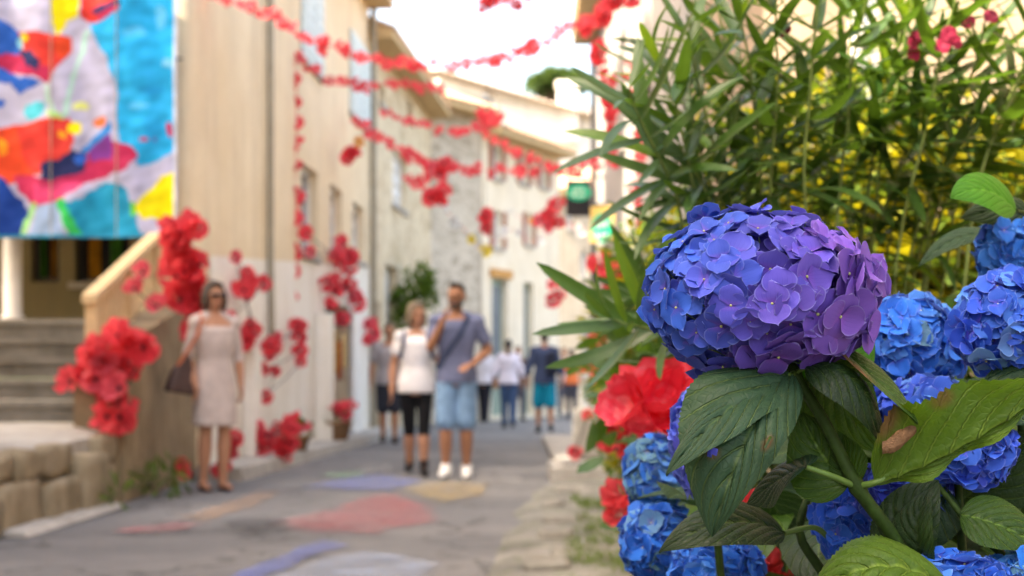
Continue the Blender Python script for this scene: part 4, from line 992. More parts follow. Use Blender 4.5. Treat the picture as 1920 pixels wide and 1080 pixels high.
stem_tube(un, [P(1755, 905, 1.08), P(1830, 1000, 1.06), P(1900, 1080, 1.06), P(1980, 1400, 1.08)], .002, .004)
leaf('leaf', P(1800, 965, 1.06), P(1870, 975, 1.05), P(1960, 1030, 1.04), (.1, -.8, .7), .05, 'mid', un, fold=.2)
leaf('leaf', P(1790, 950, 1.14), P(1860, 890, 1.12), P(1940, 810, 1.10), (.3, -.8, .5), .07, 'dark', un, fold=.15)
leaf('leaf', P(1905, 395, 1.36), P(1850, 330, 1.34), P(1782, 372, 1.34), (-.05, -.8, .65), .055, 'fresh', un, fold=.05, curl=.1, bulge=.001, tooth=.02)
leaf('leaf', P(1930, 400, 1.40), P(1880, 385, 1.40), P(1800, 410, 1.40), (0, -.9, .4), .035, 'dark', un, fold=.1)
leaf('leaf', P(1865, 445, 1.45), P(1800, 425, 1.45), P(1722, 500, 1.45), (-.2, -.5, .8), .034, 'teal', un, fold=.25)
stem_tube(un, [P(1905, 395, 1.37), P(1945, 440, 1.4), P(1960, 700, 1.42), (.5, 1.45, .02)], .002, .005)
lp = [leaf('_proto', (0, 0, 0), (0, .06, .015), (0, .125, -.012), (0, 0, 1), .08, k, nu=26, nh=5, bulge=.002, teeth=20) for k in ('dark', 'dark', 'teal', 'mid')]
lpm = [o.data for o in lp]
for m_ in lpm: m_.name = 'leaf'
for o in lp: bpy.data.objects.remove(o)
def scatter_leaf(meshes, parent, p, d, z, s, name='leaf'):
    o = bpy.data.objects.new(name, rnd.choice(meshes)); C.objects.link(o); o.parent = parent
    o.matrix_basis = Matrix.Translation(-parent_loc[parent.name]) @ frame_m(p, d, z, s); return o
for k in range(260):
    px = rnd.uniform(1290, 2300); Y = rnd.uniform(1.34, 1.85); top = 760 if px > 1500 else 900
    py = rnd.uniform(top, 1350); p = P(px, py, Y)
    d = Vector((rnd.uniform(-1, 1), rnd.uniform(-.9, .3), rnd.uniform(-.7, .35)))
    z = Vector((rnd.uniform(-.5, .5), rnd.uniform(-.8, .1), 1))
    scatter_leaf(lpm, un, p, d, z, rnd.uniform(.6, 1.05))
for k in range(16):
    x = rnd.uniform(.2, .75); y_ = rnd.uniform(1.15, 1.7); h_ = rnd.uniform(.55, .85)
    stem_tube(un, [(x, y_, h_), (x+rnd.uniform(-.04, .04), y_+.02, h_*.5), (x+rnd.uniform(-.06, .06), y_+.05, .02)], .0025, .005)

# ------------------------------------------------------------------ oleander
ol = empty('oleander', (0.6, 2.25, 0.02)); tag(ol, 'tall oleander with long narrow leaves and a few crimson flowers', 'shrub')
olm = [unit_leaf('leaf', .150, .0195, a, 'oleander', 9, 2, .2, (.45, .55)) for a in (-.35, -.1, .15, .4)]
oly = [unit_leaf('leaf', .125, .017, a, 'oleander_y', 8, 2, .25, (.45, .55)) for a in (.1, .3)]
tips = [((1180,165,1.85),2.0), ((1225,95,1.95),2.0), ((1300,40,1.95),2.1), ((1390,10,2.0),2.1), ((1460,-40,2.0),2.05), ((1545,-60,1.92),2.0), ((1635,-70,2.0),2.1), ((1720,-60,2.1),2.2),
        ((1800,-50,2.0),2.1), ((1880,-40,2.1),2.2), ((1960,20,2.1),2.2), ((1275,270,1.95),2.05), ((1280,190,2.1),2.15), ((1350,120,2.2),2.2), ((1420,140,2.25),2.25), ((1500,100,2.2),2.25),
        ((1590,90,2.3),2.3), ((1680,70,2.3),2.3), ((1770,80,2.2),2.3), ((1850,90,2.3),2.3), ((1930,130,2.2),2.3), ((1300,345,2.05),2.1), ((1310,300,2.2),2.2), ((1660,180,2.15),2.2), ((1740,210,2.1),2.2), ((1830,230,2.1),2.2), ((1900,260,2.2),2.2),
        ((1150,598,1.85),2.0), ((1195,560,2.0),2.1), ((1400,240,2.3),2.3), ((1480,210,2.35),2.35), ((1560,220,2.4),2.4), ((1980,-40,2.0),2.1), ((1345,-40,2.2),2.2), ((1600,-20,2.3),2.3), ((1700,20,2.2),2.2)]
allv = []; stems = []
for k, ((tx, ty, tY), mY) in enumerate(tips):
    T = P(tx, ty, tY); base = Vector((.42+.0006*(tx-1400)*.5+rnd.uniform(-.05, .05), mY+rnd.uniform(.0, .12), 0.02))
    if ty > 500: midp = P(tx+170, ty+110, mY)
    else: midp = P(1400+(tx-1400)*.72+(40 if tx < 1400 else 0), 430+rnd.uniform(-20, 60), mY)
    low = base.lerp(midp, .55); pts = []
    ctl = [base, low, midp, T]
    for i in range(3):
        a, b_ = ctl[max(i-1, 0)], ctl[min(i+2, 3)]
        for q in range(10):
            t = q/10; p1, p2 = ctl[i], ctl[i+1]; pts.append(.5*((2*p1)+(p2-a)*t+(2*a-5*p1+4*p2-b_)*t*t+(3*p1-a-3*p2+b_)*t**3))
    pts.append(T); n = len(pts)
    pts = [q_+mnoise.noise_vector((q_.z*9+k, k*3.1, .5))*.014*(1 if 0 < i_ < n-1 else 0) for i_, q_ in enumerate(pts)]
    b = MB(); b.tube(pts, [.0045-.0030*i/(n-1) for i in range(n)], 7); b.build('branch', M['olestem'], ol, True)
    cum = [0.0]
    for i in range(1, n): cum.append(cum[-1]+(pts[i]-pts[i-1]).length)
    tot = cum[-1]; s_ = tot; step = .024; spin = rnd.uniform(0, 6)
    while s_ > tot*(.48 if ty < 400 else .86):
        i = max(1, next((j for j in range(n) if cum[j] >= s_), n-1)); f_ = (s_-cum[i-1])/max(1e-6, cum[i]-cum[i-1]); p = pts[i-1].lerp(pts[i], min(1, f_)); tg = (pts[i]-pts[i-1]).normalized()
        near_tip = (tot-s_)/.30
        for q in range(3):
            a = spin+q*2*PI/3; o1 = tg.orthogonal().normalized(); dv = Matrix.Rotation(a, 3, tg) @ o1
            elev = .95-.75*min(1, near_tip)+rnd.uniform(-.2, .2)
            d = (dv+tg*elev+Vector((0, 0, (-.12-.25*min(1, near_tip)) if ty < 500 else .25))).normalized()
            sc_ = rnd.uniform(.75, 1.15)*(.55+.45*min(1, (tot-s_)/.05))
            if near_tip > .7 and rnd.random() < .35: continue
            allv.append((p, d, tg, sc_, tY < 2.0 and near_tip < .5))
        spin += PI/3+.15; s_ -= step; step = min(.055, step+.004)
allv.sort(key=lambda a: a[0].y)
mg = Merge()
for k, (p, d, tg, s_, y_) in enumerate(allv):
    ms = oly if (rnd.random() < .10) else olm
    if k < 300 and p.y < 2.6: scatter_leaf(ms, ol, p, d, tg, s_)
    else: mg.add(rnd.choice(ms), frame_m(p, d, tg, s_))
mg.build('foliage', ol)
M['crimson'] = plain('crimson_petal', (0.20, 0.003, 0.028), 0.6, 0.25, 60)
pet = unit_leaf('petal', .0165, .016, .4, 'crimson', 5, 2, .1, (.7, .35))
for (x, y_, Y) in [(1778,62,2.05),(1765,85,2.05),(1735,55,2.1),(1712,98,2.1),(1715,75,2.12),(1470,55,2.1),(1858,30,2.1),(1790,75,2.06),(1815,40,2.1),(1728,62,2.1)]:
    fl = MB().build('flower', M['crimson'], ol); p = P(x, y_, Y-.06); mgf = Merge()
    ax = Vector((rnd.uniform(-.4, .4), -1, rnd.uniform(-.2, .5))).normalized(); o1 = ax.orthogonal()
    for q in range(5):
        d = Matrix.Rotation(q*2*PI/5, 3, ax) @ o1; mgf.add(pet, frame_m(p, d+ax*.3, ax, rnd.uniform(.6, .9)))
    x_ = mgf.build('flower', ol, None); bpy.data.objects.remove(fl)

# ------------------------------------------------------------------ golden shrub behind, small shrubs, pine crown, climbing plant
def cloud_shrub(name, label, cat, blobs, meshes, per, stems, base, size=(.7, 1.3), trunk='bark', crown='crown', r0=.012):
    root = empty(name, base); tag(root, label, cat); mg = Merge()
    for (c, r, n) in blobs:
        for k in range(int(n*per)):
            d = Vector((rnd.gauss(0, 1), rnd.gauss(0, 1), rnd.gauss(0, 1))).normalized(); q = rnd.random()**.45
            p = Vector(c)+Vector((d.x*r[0], d.y*r[1], d.z*r[2]))*q
            if p.z < .06: continue
            dd = (d+Vector((rnd.gauss(0, .6), rnd.gauss(0, .6), rnd.gauss(0, .6)+.2))).normalized()
            mg.add(rnd.choice(meshes), frame_m(p, dd, Vector((rnd.gauss(0, .5), rnd.gauss(0, .5), 1)), rnd.uniform(*size)))
    mg.build(crown, root, None)
    b = MB()
    for (c, r, n) in blobs[:stems]:
        m_ = Vector(base).lerp(Vector(c), .5)+Vector((rnd.uniform(-.05, .05), 0, .05)); b.tube([Vector(base), m_, Vector(c)], [r0, r0*.7, r0*.3], 7)
    b.build('trunk', M[trunk], root, True); return root
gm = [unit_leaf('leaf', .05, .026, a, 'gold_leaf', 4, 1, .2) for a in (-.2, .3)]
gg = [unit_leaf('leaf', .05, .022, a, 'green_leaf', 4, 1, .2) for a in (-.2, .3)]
bl = []
for k in range(60):
    px = rnd.uniform(1330, 2080); py = rnd.uniform(230, 600); Y = rnd.uniform(2.75, 3.4); c = P(px, py, Y); bl.append((c, (.16, .16, .13), 1))
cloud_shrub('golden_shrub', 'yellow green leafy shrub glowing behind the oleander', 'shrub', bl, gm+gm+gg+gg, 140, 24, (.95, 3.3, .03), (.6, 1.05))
bl = []
for k in range(24):
    px = rnd.uniform(1150, 1300); py = rnd.uniform(450, 960); Y = rnd.uniform(5.2, 6.0); c = P(px, py, Y); bl.append((c, (.14, .14, .12), 1))
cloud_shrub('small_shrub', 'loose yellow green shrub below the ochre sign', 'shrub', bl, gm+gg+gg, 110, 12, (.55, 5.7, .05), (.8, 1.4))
bl = [(P(rnd.uniform(1250, 1900), rnd.uniform(640, 950), 2.9), (.2, .2, .16), 1) for k in range(20)]
cloud_shrub('dark_shrub', 'dark green low shrub in the shade behind the hydrangeas', 'shrub', bl, [unit_leaf('leaf', .06, .028, a, 'oleander', 4, 1, .2) for a in (-.2, .3)], 80, 12, (.55, 2.95, .03), (.8, 1.3))
pn = [unit_leaf('leaf', .45, .12, .2, 'pine', 3, 1, .2)]
bl = []
for k in range(20):
    px = rnd.uniform(1002, 1088); c = P(px, 168-26*math.sin(PI*(px-995)/100)*rnd.uniform(.4, 1.0), 72+rnd.uniform(-1, 1)); bl.append((c, (.5, .6, .28), 1))
cloud_shrub('pine_tree', 'round topped umbrella pine above the far roofs', 'tree', bl, pn, 150, 20, (2.4, 72, 6.0), (.7, 1.2), r0=.16)
bl = [(P(rnd.uniform(752, 798), rnd.uniform(505, 600), 25.4+rnd.uniform(0, .6)), (.22, .2, .22), 1) for k in range(12)]
vm = [unit_leaf('leaf', .13, .08, .2, 'green_leaf', 3, 1, .2)]
cloud_shrub('climbing_plant', 'green climbing plant on the cream stone house', 'plant', bl, vm, 60, 8, (-1.95, 25.8, .05), (.7, 1.3))
bl = [((-2.62, 10.9, .16), (.12, .2, .16), 1), ((-2.68, 10.6, .12), (.1, .15, .12), 1), ((-2.65, 11.2, .12), (.1, .15, .12), 1), ((-2.72, 9.75, .1), (.12, .15, .1), 1)]
gr = [unit_leaf('leaf', .16, .03, .5, 'green_leaf', 4, 1, .2)]
cloud_shrub('weed_tuft', 'green weeds sprouting at the foot of the stair wall', 'weeds', bl, gr, 26, 3, (-2.7, 10.8, .02), (.6, 1.2), crown='foliage')
# grass and stones of the verge
mg = Merge(); gb = [unit_leaf('blade', .07, .006, a, 'green_leaf', 3, 1, .2) for a in (.2, .6)]
for k in range(9000):
    y_ = rnd.uniform(5.6, 11.2); x = rnd.uniform(ver_edge(y_)+.12, 1.1)
    if x < ver_edge(y_)+.4 or mnoise.noise((x*2.2, y_*1.6, 11)) < .15-.35*(x-ver_edge(y_)): continue
    mg.add(rnd.choice(gb), frame_m(Vector((x, y_, .05)), (rnd.gauss(0, .6), rnd.gauss(0, .6), 1), (rnd.gauss(0, 1), rnd.gauss(0, 1), .2), rnd.uniform(.5, 1.1)))
o = mg.build('grass'); tag(o, 'short patchy grass on the stony verge', 'grass')
M['pale_stone'] = plaster('pale_verge_stone', (0.20, 0.19, 0.17, 1), (0.29, 0.28, 0.25, 1), (0.14, 0.13, 0.11, 1), 5)
spots = [(1075,928,.3),(1120,930,.34),(1040,1020,.2),(1050,990,.24),(1075,1050,.26),(1110,985,.26),(1020,1075,.24),(1090,1060,.3),(1150,1010,.24),(1035,958,.18)]
for k, (x, y_, s_) in enumerate(spots):
    p = G(x, y_); b = MB(); rough_block(b, p.x-s_*.45, p.x+s_*.45, p.y-s_*.55, p.y+s_*.55, -.02, .065, k*7.7, .04, 5)
    tag(b.build('verge_stone', M['pale_stone'], smooth=True), ['flat pale stone sunk in the verge nearest the white road patch', 'flat stone in front of the drain slab', 'flat stone at the road edge of the verge', 'small flat stone in the middle of the grassy verge', 'broad flat stone near the bottom of the verge', 'flat stone beside the teal blue hydrangea head', 'flat stone lowest at the asphalt edge', 'flat stone lowest beside the blue hydrangea heads', 'small stone half hidden by hydrangeas', 'small stone where the verge meets the asphalt'][k], 'stone', 'stones in the verge')
# ------------------------------------------------------------------ paper flowers and garlands
def paper_mat(name, c, tr, fac=.35, rough=.45):
    m = NT(name); n_ = m.noise(14, 4, .7, m.n('TexCoord').outputs['Object'], .6); r = m.n('ObjectInfo').outputs['Random']
    k = m.math('ADD', m.math('MULTIPLY', n_, .7), m.math('MULTIPLY', r, .35))
    col = m.ramp(k, [(.25, tuple(x*.62 for x in c)), (.6, c), (.9, tuple(min(1, x*1.15+.05) for x in c))])
    m.base(col); m.rough(rough); m.spec(.45); m.bump(n_, .5, .01); m.translucent((*tr, 1), fac); return m.mat
M['red_paper'] = paper_mat('red_crepe_paper', (.80, .055, .085), (1.0, .13, .16), .42)
M['pink_paper'] = paper_mat('rose_red_paper', (.82, .11, .17), (1.0, .2, .24))
M['orange_paper'] = paper_mat('orange_paper', (.80, .32, .02), (.95, .45, .05))
M['white_paper'] = paper_mat('white_paper', (.80, .79, .77), (.9, .88, .85))
M['yellow_paper'] = paper_mat('yellow_paper', (.78, .58, .05), (.95, .75, .1))
M['poppy_eye'] = plain('poppy_centre', (.03, .012, .02), .7, .3, 40)
def poppy_mesh(seed, petals=6, nr=5, nt=4, cup=.45, mat='red_paper', crink=.17, eye=True, fill=1.0):
    r = random.Random(seed); vv = []; ff = []; mi = []
    for k in range(petals):
        a0 = 2*PI*k/petals+r.uniform(-.2, .2); wdt = fill*r.uniform(.75, 1.1)*2*PI/petals*.95; L = r.uniform(.8, 1.1); cp = cup*r.uniform(.5, 1.5)+(.25 if k % 2 else 0); base = len(vv); ph = r.uniform(0, 9)
        for i in range(nr+1):
            s = i/nr
            for j in range(-nt, nt+1):
                t = j/nt; a = a0+t*wdt*(.55+.45*s)*.75; rad = L*s*(1-.14*abs(t)**3)
                z = cp*s**1.6+crink*s*math.sin(ph+t*5+s*3)+crink*.5*s*math.sin(ph*2+t*11)
                vv.append((rad*math.cos(a)*(1-.2*cp*s), rad*math.sin(a)*(1-.2*cp*s), z))
        w_ = 2*nt+1
        for i in range(nr):
            for j in range(w_-1): q = base+i*w_+j; ff.append((q, q+1, q+w_+1, q+w_)); mi.append(0)
    if eye:
        base = len(vv); n = 8
        for (rr, z) in ((.02, .02), (.14, .06), (.13, .16), (.03, .2)):
            for j in range(n): vv.append((rr*math.cos(2*PI*j/n), rr*math.sin(2*PI*j/n), z))
        for i in range(3):
            for j in range(n): ff.append((base+i*n+j, base+i*n+(j+1) % n, base+(i+1)*n+(j+1) % n, base+(i+1)*n+j)); mi.append(1)
    me = bpy.data.meshes.new('paper_flower'); me.from_pydata(vv, [], ff); me.materials.append(M[mat]); me.materials.append(M['poppy_eye'])
    me.polygons.foreach_set('material_index', mi); me.polygons.foreach_set('use_smooth', [True]*len(ff)); me.update(); return me
PR = [poppy_mesh(k, 5+k % 3) for k in range(4)]+[poppy_mesh(9, 6, mat='pink_paper')]
PB = [poppy_mesh(20+k, 3+k % 2, 4, 2, .25, eye=False, fill=.8) for k in range(4)]                 # little bow-like tissue knots of the strings
PN = [poppy_mesh(40+k, 6, eye=False, crink=.25) for k in range(3)]; PO = poppy_mesh(31, 6, mat='orange_paper', eye=False); PW = poppy_mesh(32, 6, mat='white_paper', eye=False); PY = poppy_mesh(33, 6, mat='yellow_paper', eye=False)
def put_flower(parent, me, p, s, ax=None, name='paper_flower'):
    o = bpy.data.objects.new(name, me); C.objects.link(o)
    if parent is not None: o.parent = parent; pl = parent_loc.get(parent.name, Vector())
    else: pl = Vector()
    ax = Vector(ax) if ax is not None else Vector((rnd.uniform(-.6, .6), -1, rnd.uniform(-.5, .6)))
    q = ax.normalized().to_track_quat('Z', 'Y').to_matrix().to_4x4() @ Matrix.Rotation(rnd.uniform(0, 6), 4, 'Z')
    o.matrix_basis = Matrix.Translation(p-pl) @ q @ Matrix.Scale(s, 4); return o
def garland(pts, label, step, size, meshes=PB, sag=.0, jit=.03, grp='paper flower garlands over the street', name='flower_garland'):
    w3 = [P(*p) for p in pts]; fine = []
    for i in range(len(w3)-1):
        a, b_ = w3[max(i-1, 0)], w3[min(i+2, len(w3)-1)]
        for k in range(10):
            t = k/10; p1, p2 = w3[i], w3[i+1]; fine.append(.5*((2*p1)+(p2-a)*t+(2*a-5*p1+4*p2-b_)*t*t+(3*p1-a-3*p2+b_)*t**3))
    fine.append(w3[-1]); b = MB(); b.tube(fine, .004, 5); g_ = b.build(name, M['red_paper'], None)
    tag(g_, label, 'garland', grp); acc = 0.0; nxt = 0.0
    for i in range(1, len(fine)):
        seg = (fine[i]-fine[i-1]).length
        while nxt <= acc+seg:
            p = fine[i-1].lerp(fine[i], (nxt-acc)/seg)+Vector((rnd.uniform(-jit, jit), rnd.uniform(-jit, jit), rnd.uniform(-jit, jit)))
            put_flower(g_, rnd.choice(meshes), p, size*rnd.uniform(.7, 1.25), Vector((rnd.uniform(-1, 1), -1, rnd.uniform(-1, 1)))); nxt += step*rnd.uniform(.7, 1.3)
        acc += seg
    return g_
garland([(395,-10,13.0),(500,26,12.8),(570,70,12.6),(660,98,12.4),(760,125,12.2),(850,118,12.0),(940,112,11.6),(1010,82,11.2),(1090,45,10.8),(1160,5,10.4)], 'highest red flower garland crossing the white sky', .10, .07)
garland([(552,100,17.2),(575,125,17),(640,155,17),(700,158,17),(775,160,17),(830,170,17.5)], 'short red garland hung from the cream house wall', .13, .095)
garland([(668,225,20.5),(720,266,20),(790,302,19.5),(830,312,19),(960,322,18.5),(1060,318,18),(1125,308,17.6)], 'lowest red garland sagging across to the black sign', .135, .097)
garland([(718,212,21.5),(800,236,20.5),(850,250,20),(895,240,19.5),(950,272,19),(1000,300,18.7),(1050,322,18.4)], 'thin red garland below the big hanging poppy', .18, .085)
garland([(553,112,17.0),(556,200,17.0),(555,300,17.0),(551,400,17.0),(547,480,17.0),(546,565,17.0)], 'single red flowers strung vertically down the cream wall', .27, .13, jit=.02)
garland([(1118,80,9.9),(1140,180,9.9),(1143,260,9.9),(1135,310,9.9)], 'red flower string hanging beside the oleander tips', .075, .07, PR[:2]+PB)
garland([(1178,120,8.9),(1200,230,8.9),(1195,340,8.9),(1200,430,8.9)], 'red tissue string half hidden by oleander leaves', .11, .05)
garland([(1100,60,9.6),(1140,20,9.6),(1185,-15,9.6)], 'red garland end gathered at the roof corner', .06, .07, PR[:3])
garland([(905,8,10.5),(940,-6,10.5),(968,12,10.5),(985,-6,10.5)], 'red garland loop dipping in from the top edge', .05, .06, PR[:3])
garland([(830,390,27),(880,440,27),(905,468,27),(960,430,27),(1000,452,27),(1050,415,27),(1090,440,27)], 'white paper flower garland far down the street', .38, .13, [PW, PW, PY, PW])
garland([(960,400,28.5),(1020,430,28.5),(1060,418,28.5),(1100,430,28.5)], 'orange and white paper garland in front of the shop house', .40, .09, [PO, PW, PR[0]])
def cluster(label, spots, size, axis=None, meshes=PR, name='poppy_cluster', hang=0):
    cs = [P(*s) for s in spots]; c = sum(cs, Vector())/len(cs); root = empty(name, c); tag(root, label, 'paper flowers', 'bunches of paper poppies')
    b = MB(); 
    for a, b_ in zip(cs[:-1], cs[1:]): b.tube([a+Vector((0, .05, 0)), (a+b_)/2+Vector((0, .07, -.02)), b_+Vector((0, .05, 0))], .006, 5)
    if hang: t_ = max(cs, key=lambda v: v.z); b.tube([t_, t_+Vector((.02, .02, hang))], .004, 5)
    if len(cs) > 1: b.build('wire', M['iron'], root)
    for p in cs: put_flower(root, rnd.choice(meshes), p, size*rnd.uniform(.8, 1.2), axis)
    return root
put_flower(None, PR[0], P(917, 240, 12), .15, (0, -.35, 1), 'hanging_poppy'); bpy.data.objects['hanging_poppy'].data = poppy_mesh(77, 7, 5, 4, .75)
tag(bpy.data.objects['hanging_poppy'], 'single big red paper poppy hanging open side up over the street', 'paper flower')
b = MB(); b.tube([Vector((0, 0, 0)), Vector((0, 0, 5))], .02, 5); s_ = b.build('string', M['iron']); s_.parent = bpy.data.objects['hanging_poppy']
def Yw(px): return 3.36/((960-px)/F+.0525)                      # how far off the west wall stands at a column
def R(x0, x1, y0, y1, Y, n):
    out = []
    for _ in range(n):
        x = rnd.uniform(x0, x1); out.append((x, rnd.uniform(y0, y1), Yw(x)-rnd.uniform(0, .15) if Y is None else Y+rnd.uniform(-.12, .12)))
    return out
def W_(x, y_): return (x, y_, Yw(x))
cluster('tall mass of red paper poppies beside the sunglasses woman', R(318,382,420,500,11.6,12)+R(330,390,500,620,11.6,14), .135)
cluster('red paper poppies tumbling down the stair wall', R(160,240,625,700,10.35,12)+R(135,200,690,725,10.35,4)+R(180,235,720,770,10.35,4)+R(200,250,760,815,10.35,4)+[(268,650,10.35),(255,662,10.35),(250,640,10.35)], .115)
cluster('pair of pink red paper poppies on the stair railing', [(268,512,10.9),(252,543,10.9),(295,574,10.9)], .10, (0, -1, .5), [PR[4]])
cluster('red paper poppies right of the sunglasses woman', R(440,472,515,575,None,5)+R(450,480,590,655,None,5)+[W_(440,485),W_(492,533),W_(425,600)], .105)
cluster('red paper poppies on the white wall beside the cable', R(505,535,620,665,None,5)+R(545,570,605,660,None,4)+[W_(500,690),W_(515,698),W_(497,740),W_(562,680)], .095)
cluster('red paper poppies under the first ground floor window', R(585,660,455,490,None,7)+R(625,665,480,490,None,3)+[W_(578,440)], .12)
cluster('drooping red paper poppies over the shop doorway', R(610,680,525,575,None,10)+[W_(655,505),W_(672,548),W_(640,600)], .125)
cluster('red paper poppies at the end of the white wall', R(690,715,605,655,None,6), .12)
cluster('red paper bunch hanging below the lowest garland', R(805,840,345,385,17.5,5), .12, hang=.45)
cluster('red paper bunch hanging in front of the grey house', R(882,922,398,430,17.5,4), .11, hang=.45)
cluster('red paper bunch hanging beside the black sign', R(1012,1055,385,430,17,6), .11, hang=.45)
cluster('red paper knot with one orange bloom on the drainpipe', [(660,285,19.5),(655,300,19.5),(665,292,19.5)], .11); o = put_flower(bpy.data.objects['poppy_cluster'], PO, P(677, 266, 19.3), .10)
cluster('dark red paper bunch in the far doorway', R(1030,1052,525,570,23,4), .13)
cluster('red paper bunch around the loop of the lowest garland', R(815,835,298,330,18.8,3), .13)
cluster('red paper loop under the lowest garland', [(768,335,19),(780,345,19),(795,340,19),(805,322,19)], .10, None, PB)
cluster('upper red poppies climbing the east kerb', R(1105,1160,495,560,8.6,5)+R(1110,1165,560,590,8.6,3), .085)
cluster('middle red poppies climbing the east kerb', R(1105,1160,620,720,7.6,7), .075)
cluster('low red poppies beside the concrete block', [(1103,780,9.5),(1078,850,10.5)], .055)
cluster('red poppies with pale edges beside the big red flower', [(1150,795,3.3),(1172,800,3.3),(1160,825,3.3),(1185,840,3.3),(1135,815,3.3)], .042)
for lab, spots in (('red paper flower behind the holed leaf', [(1400,955,1.55),(1455,950,1.55),(1425,965,1.56)]), ('red paper flower at the bottom of the bed', [(1435,1070,1.5),(1480,1076,1.5),(1415,1088,1.5)]), ('red paper flower left of the teal hydrangea', [(1165,930,2.6),(1160,960,2.6)]), ('red paper flower under the sharp hydrangea', [(1385,712,2.1),(1420,690,2.1),(1345,705,2.1),(1480,690,2.2)])):
    cluster(lab, spots, .028 if spots[0][2] < 1.6 else .035, None, PN)
# the big crumpled flower behind the hydrangea
bf = empty('big_paper_flower', P(1235, 840, 1.95)); tag(bf, 'big crumpled red cellophane flower behind the sharp hydrangea', 'paper flower')
def crumple(seed, cup):
    b = MB(); n, k = 34, 16; r = random.Random(seed); ph = r.uniform(0, 9)
    for i in range(k+1):
        s = i/k
        for j in range(n):
            a = 2*PI*j/n; wv = .22*s*math.sin(3*a+ph)+.12*s*math.sin(7*a+ph*2+3*s)
            q = mnoise.noise((math.cos(a)*s*3+seed, math.sin(a)*s*3, s*2))*.30*s; q2 = mnoise.noise((math.cos(a)*s*9+seed, math.sin(a)*s*9, 4))*.10*s
            b.v.append((s*math.cos(a)*(1+q*.4-.35*cup*s), s*math.sin(a)*(1+q*.4-.35*cup*s), cup*s**1.5+wv*.5+q+q2))
    for i in range(k):
        for j in range(n): b.f.append((i*n+j, i*n+(j+1) % n, (i+1)*n+(j+1) % n, (i+1)*n+j)); b.m.append(0)
    return b.mesh('petal', M['cello'], True)
def cello():
    m = NT('red_cellophane'); n_ = m.noise(22, 5, .7, m.pos(), .8); col = m.ramp(n_, [(.3, (.58, .012, .03)), (.55, (.78, .04, .08)), (.75, (.85, .14, .22))])
    m.base(col); m.rough(.22); m.spec(.6); m.bump(n_, .8, .008); m.translucent((.9, .05, .08, 1), .35); return m.mat
M['cello'] = cello()
for k, (x, y_, s_, ax) in enumerate([(1232,775,.080,(-.2,-1,.75)),(1245,790,.068,(.3,-1,.5)),(1238,765,.05,(-.1,-1,.9)),(1190,765,.05,(-.9,-.8,.5)),(1290,770,.05,(.7,-.8,.5))]):
    put_flower(bf, crumple(k*3+1, (.55, .75, .95, .7, .7)[k]), P(x, y_, 1.95-.012*k), s_, ax, 'petal')
b = MB(); b.tube([P(1232, 800, 1.97), P(1240, 950, 2.0), (P(1240, 0, 2).x, 2.02, .03)], .005, 8); b.build('stalk', M['olestem'], bf)

# ------------------------------------------------------------------ pots and door display
def pot(c, r, h, label, n, fsz, lf=True, mat='terracotta'):
    root = empty('flower_pot', c); tag(root, label, 'flower pot', 'pots along the west kerb'); c = Vector(c)
    b = MB(); b.lathe(c, [(r*.72, 0), (r*.95, h*.85), (r*1.05, h*.86), (r*1.05, h), (r*.92, h), (r*.9, h*.9)], 20); b.build('pot', M[mat], root, True)
    for k in range(n): put_flower(root, rnd.choice(PR), c+Vector((rnd.uniform(-r, r), rnd.uniform(-r, r)*.8, h+rnd.uniform(.02, .2))), fsz*rnd.uniform(.8, 1.2), Vector((rnd.uniform(-.5, .5), -.6, 1)))
    if lf:
        mg = Merge()
        for k in range(60): mg.add(vm[0], frame_m(c+Vector((rnd.uniform(-r, r), rnd.uniform(-r, r), h+rnd.uniform(-.02, .12))), (rnd.gauss(0, 1), rnd.gauss(0, 1), .5), (0, 0, 1), rnd.uniform(.5, .9)))
        mg.build('foliage', root, None)
pot((wl(18.3)+.26, 18.3, .125), .20, .24, 'brown pot heaped with red flowers beside the white door', 11, .10)
pot((wl(15.6)+.28, 15.6, .125), .17, .16, 'low planter with greenery and red flowers on the kerb', 5, .09)
cluster('heap of red paper poppies lying on the kerb', R(485,545,800,850,14.4,14), .095)
cluster('red paper poppies leaning behind the sunglasses woman', [(432,835,12.0),(425,850,12.0),(418,868,12.0),(440,822,12.0),(410,880,12.0)], .085)
cluster('single red paper poppy in the weeds by the stair wall', [(340,870,11.2),(345,885,11.2)], .06)
def cloth(name, label, px0, px1, py0, py1, Y, mat, cat='cloth'):
    b = MB(); n = 14; k = 8; a0 = P(px0, py0, Y); a1 = P(px1, py1, Y)
    for i in range(k+1):
        for j in range(n+1):
            x = a0.x+(a1.x-a0.x)*j/n; z = a0.z+(a1.z-a0.z)*i/k; b.v.append((x, Y+.025*math.sin(j*1.7+.2*i)*(.4+.6*i/k), z+.01*math.sin(j*2.1)))
    for i in range(k):
        for j in range(n): q = i*(n+1)+j; b.f.append((q, q+1, q+n+2, q+n+1)); b.m.append(0)
    o = b.build(name, mat, None, True); s = o.modifiers.new('t', 'SOLIDIFY'); s.thickness = .006; tag(o, label, cat, 'scarves hung at the shop doorway')
Yd = 18.9
for (x0, x1, y0, y1, c, lab) in [(615,626,612,735,(.55,.06,.06),'long red scarf hung at the shop doorway'),(626,633,625,700,(.62,.38,.06),'ochre scarf hung at the shop doorway'),(633,641,640,712,(.42,.10,.05),'rust scarf hung at the shop doorway'),(641,650,628,690,(.66,.5,.25),'cream and ochre scarf hung at the shop doorway'),(611,617,660,742,(.07,.03,.06),'dark plum scarf hung at the shop doorway')]:
    cloth('hanging_scarf', lab, x0, x1, y0, y1, Yd-.0, plain('scarf', c, .85, .5, 25))
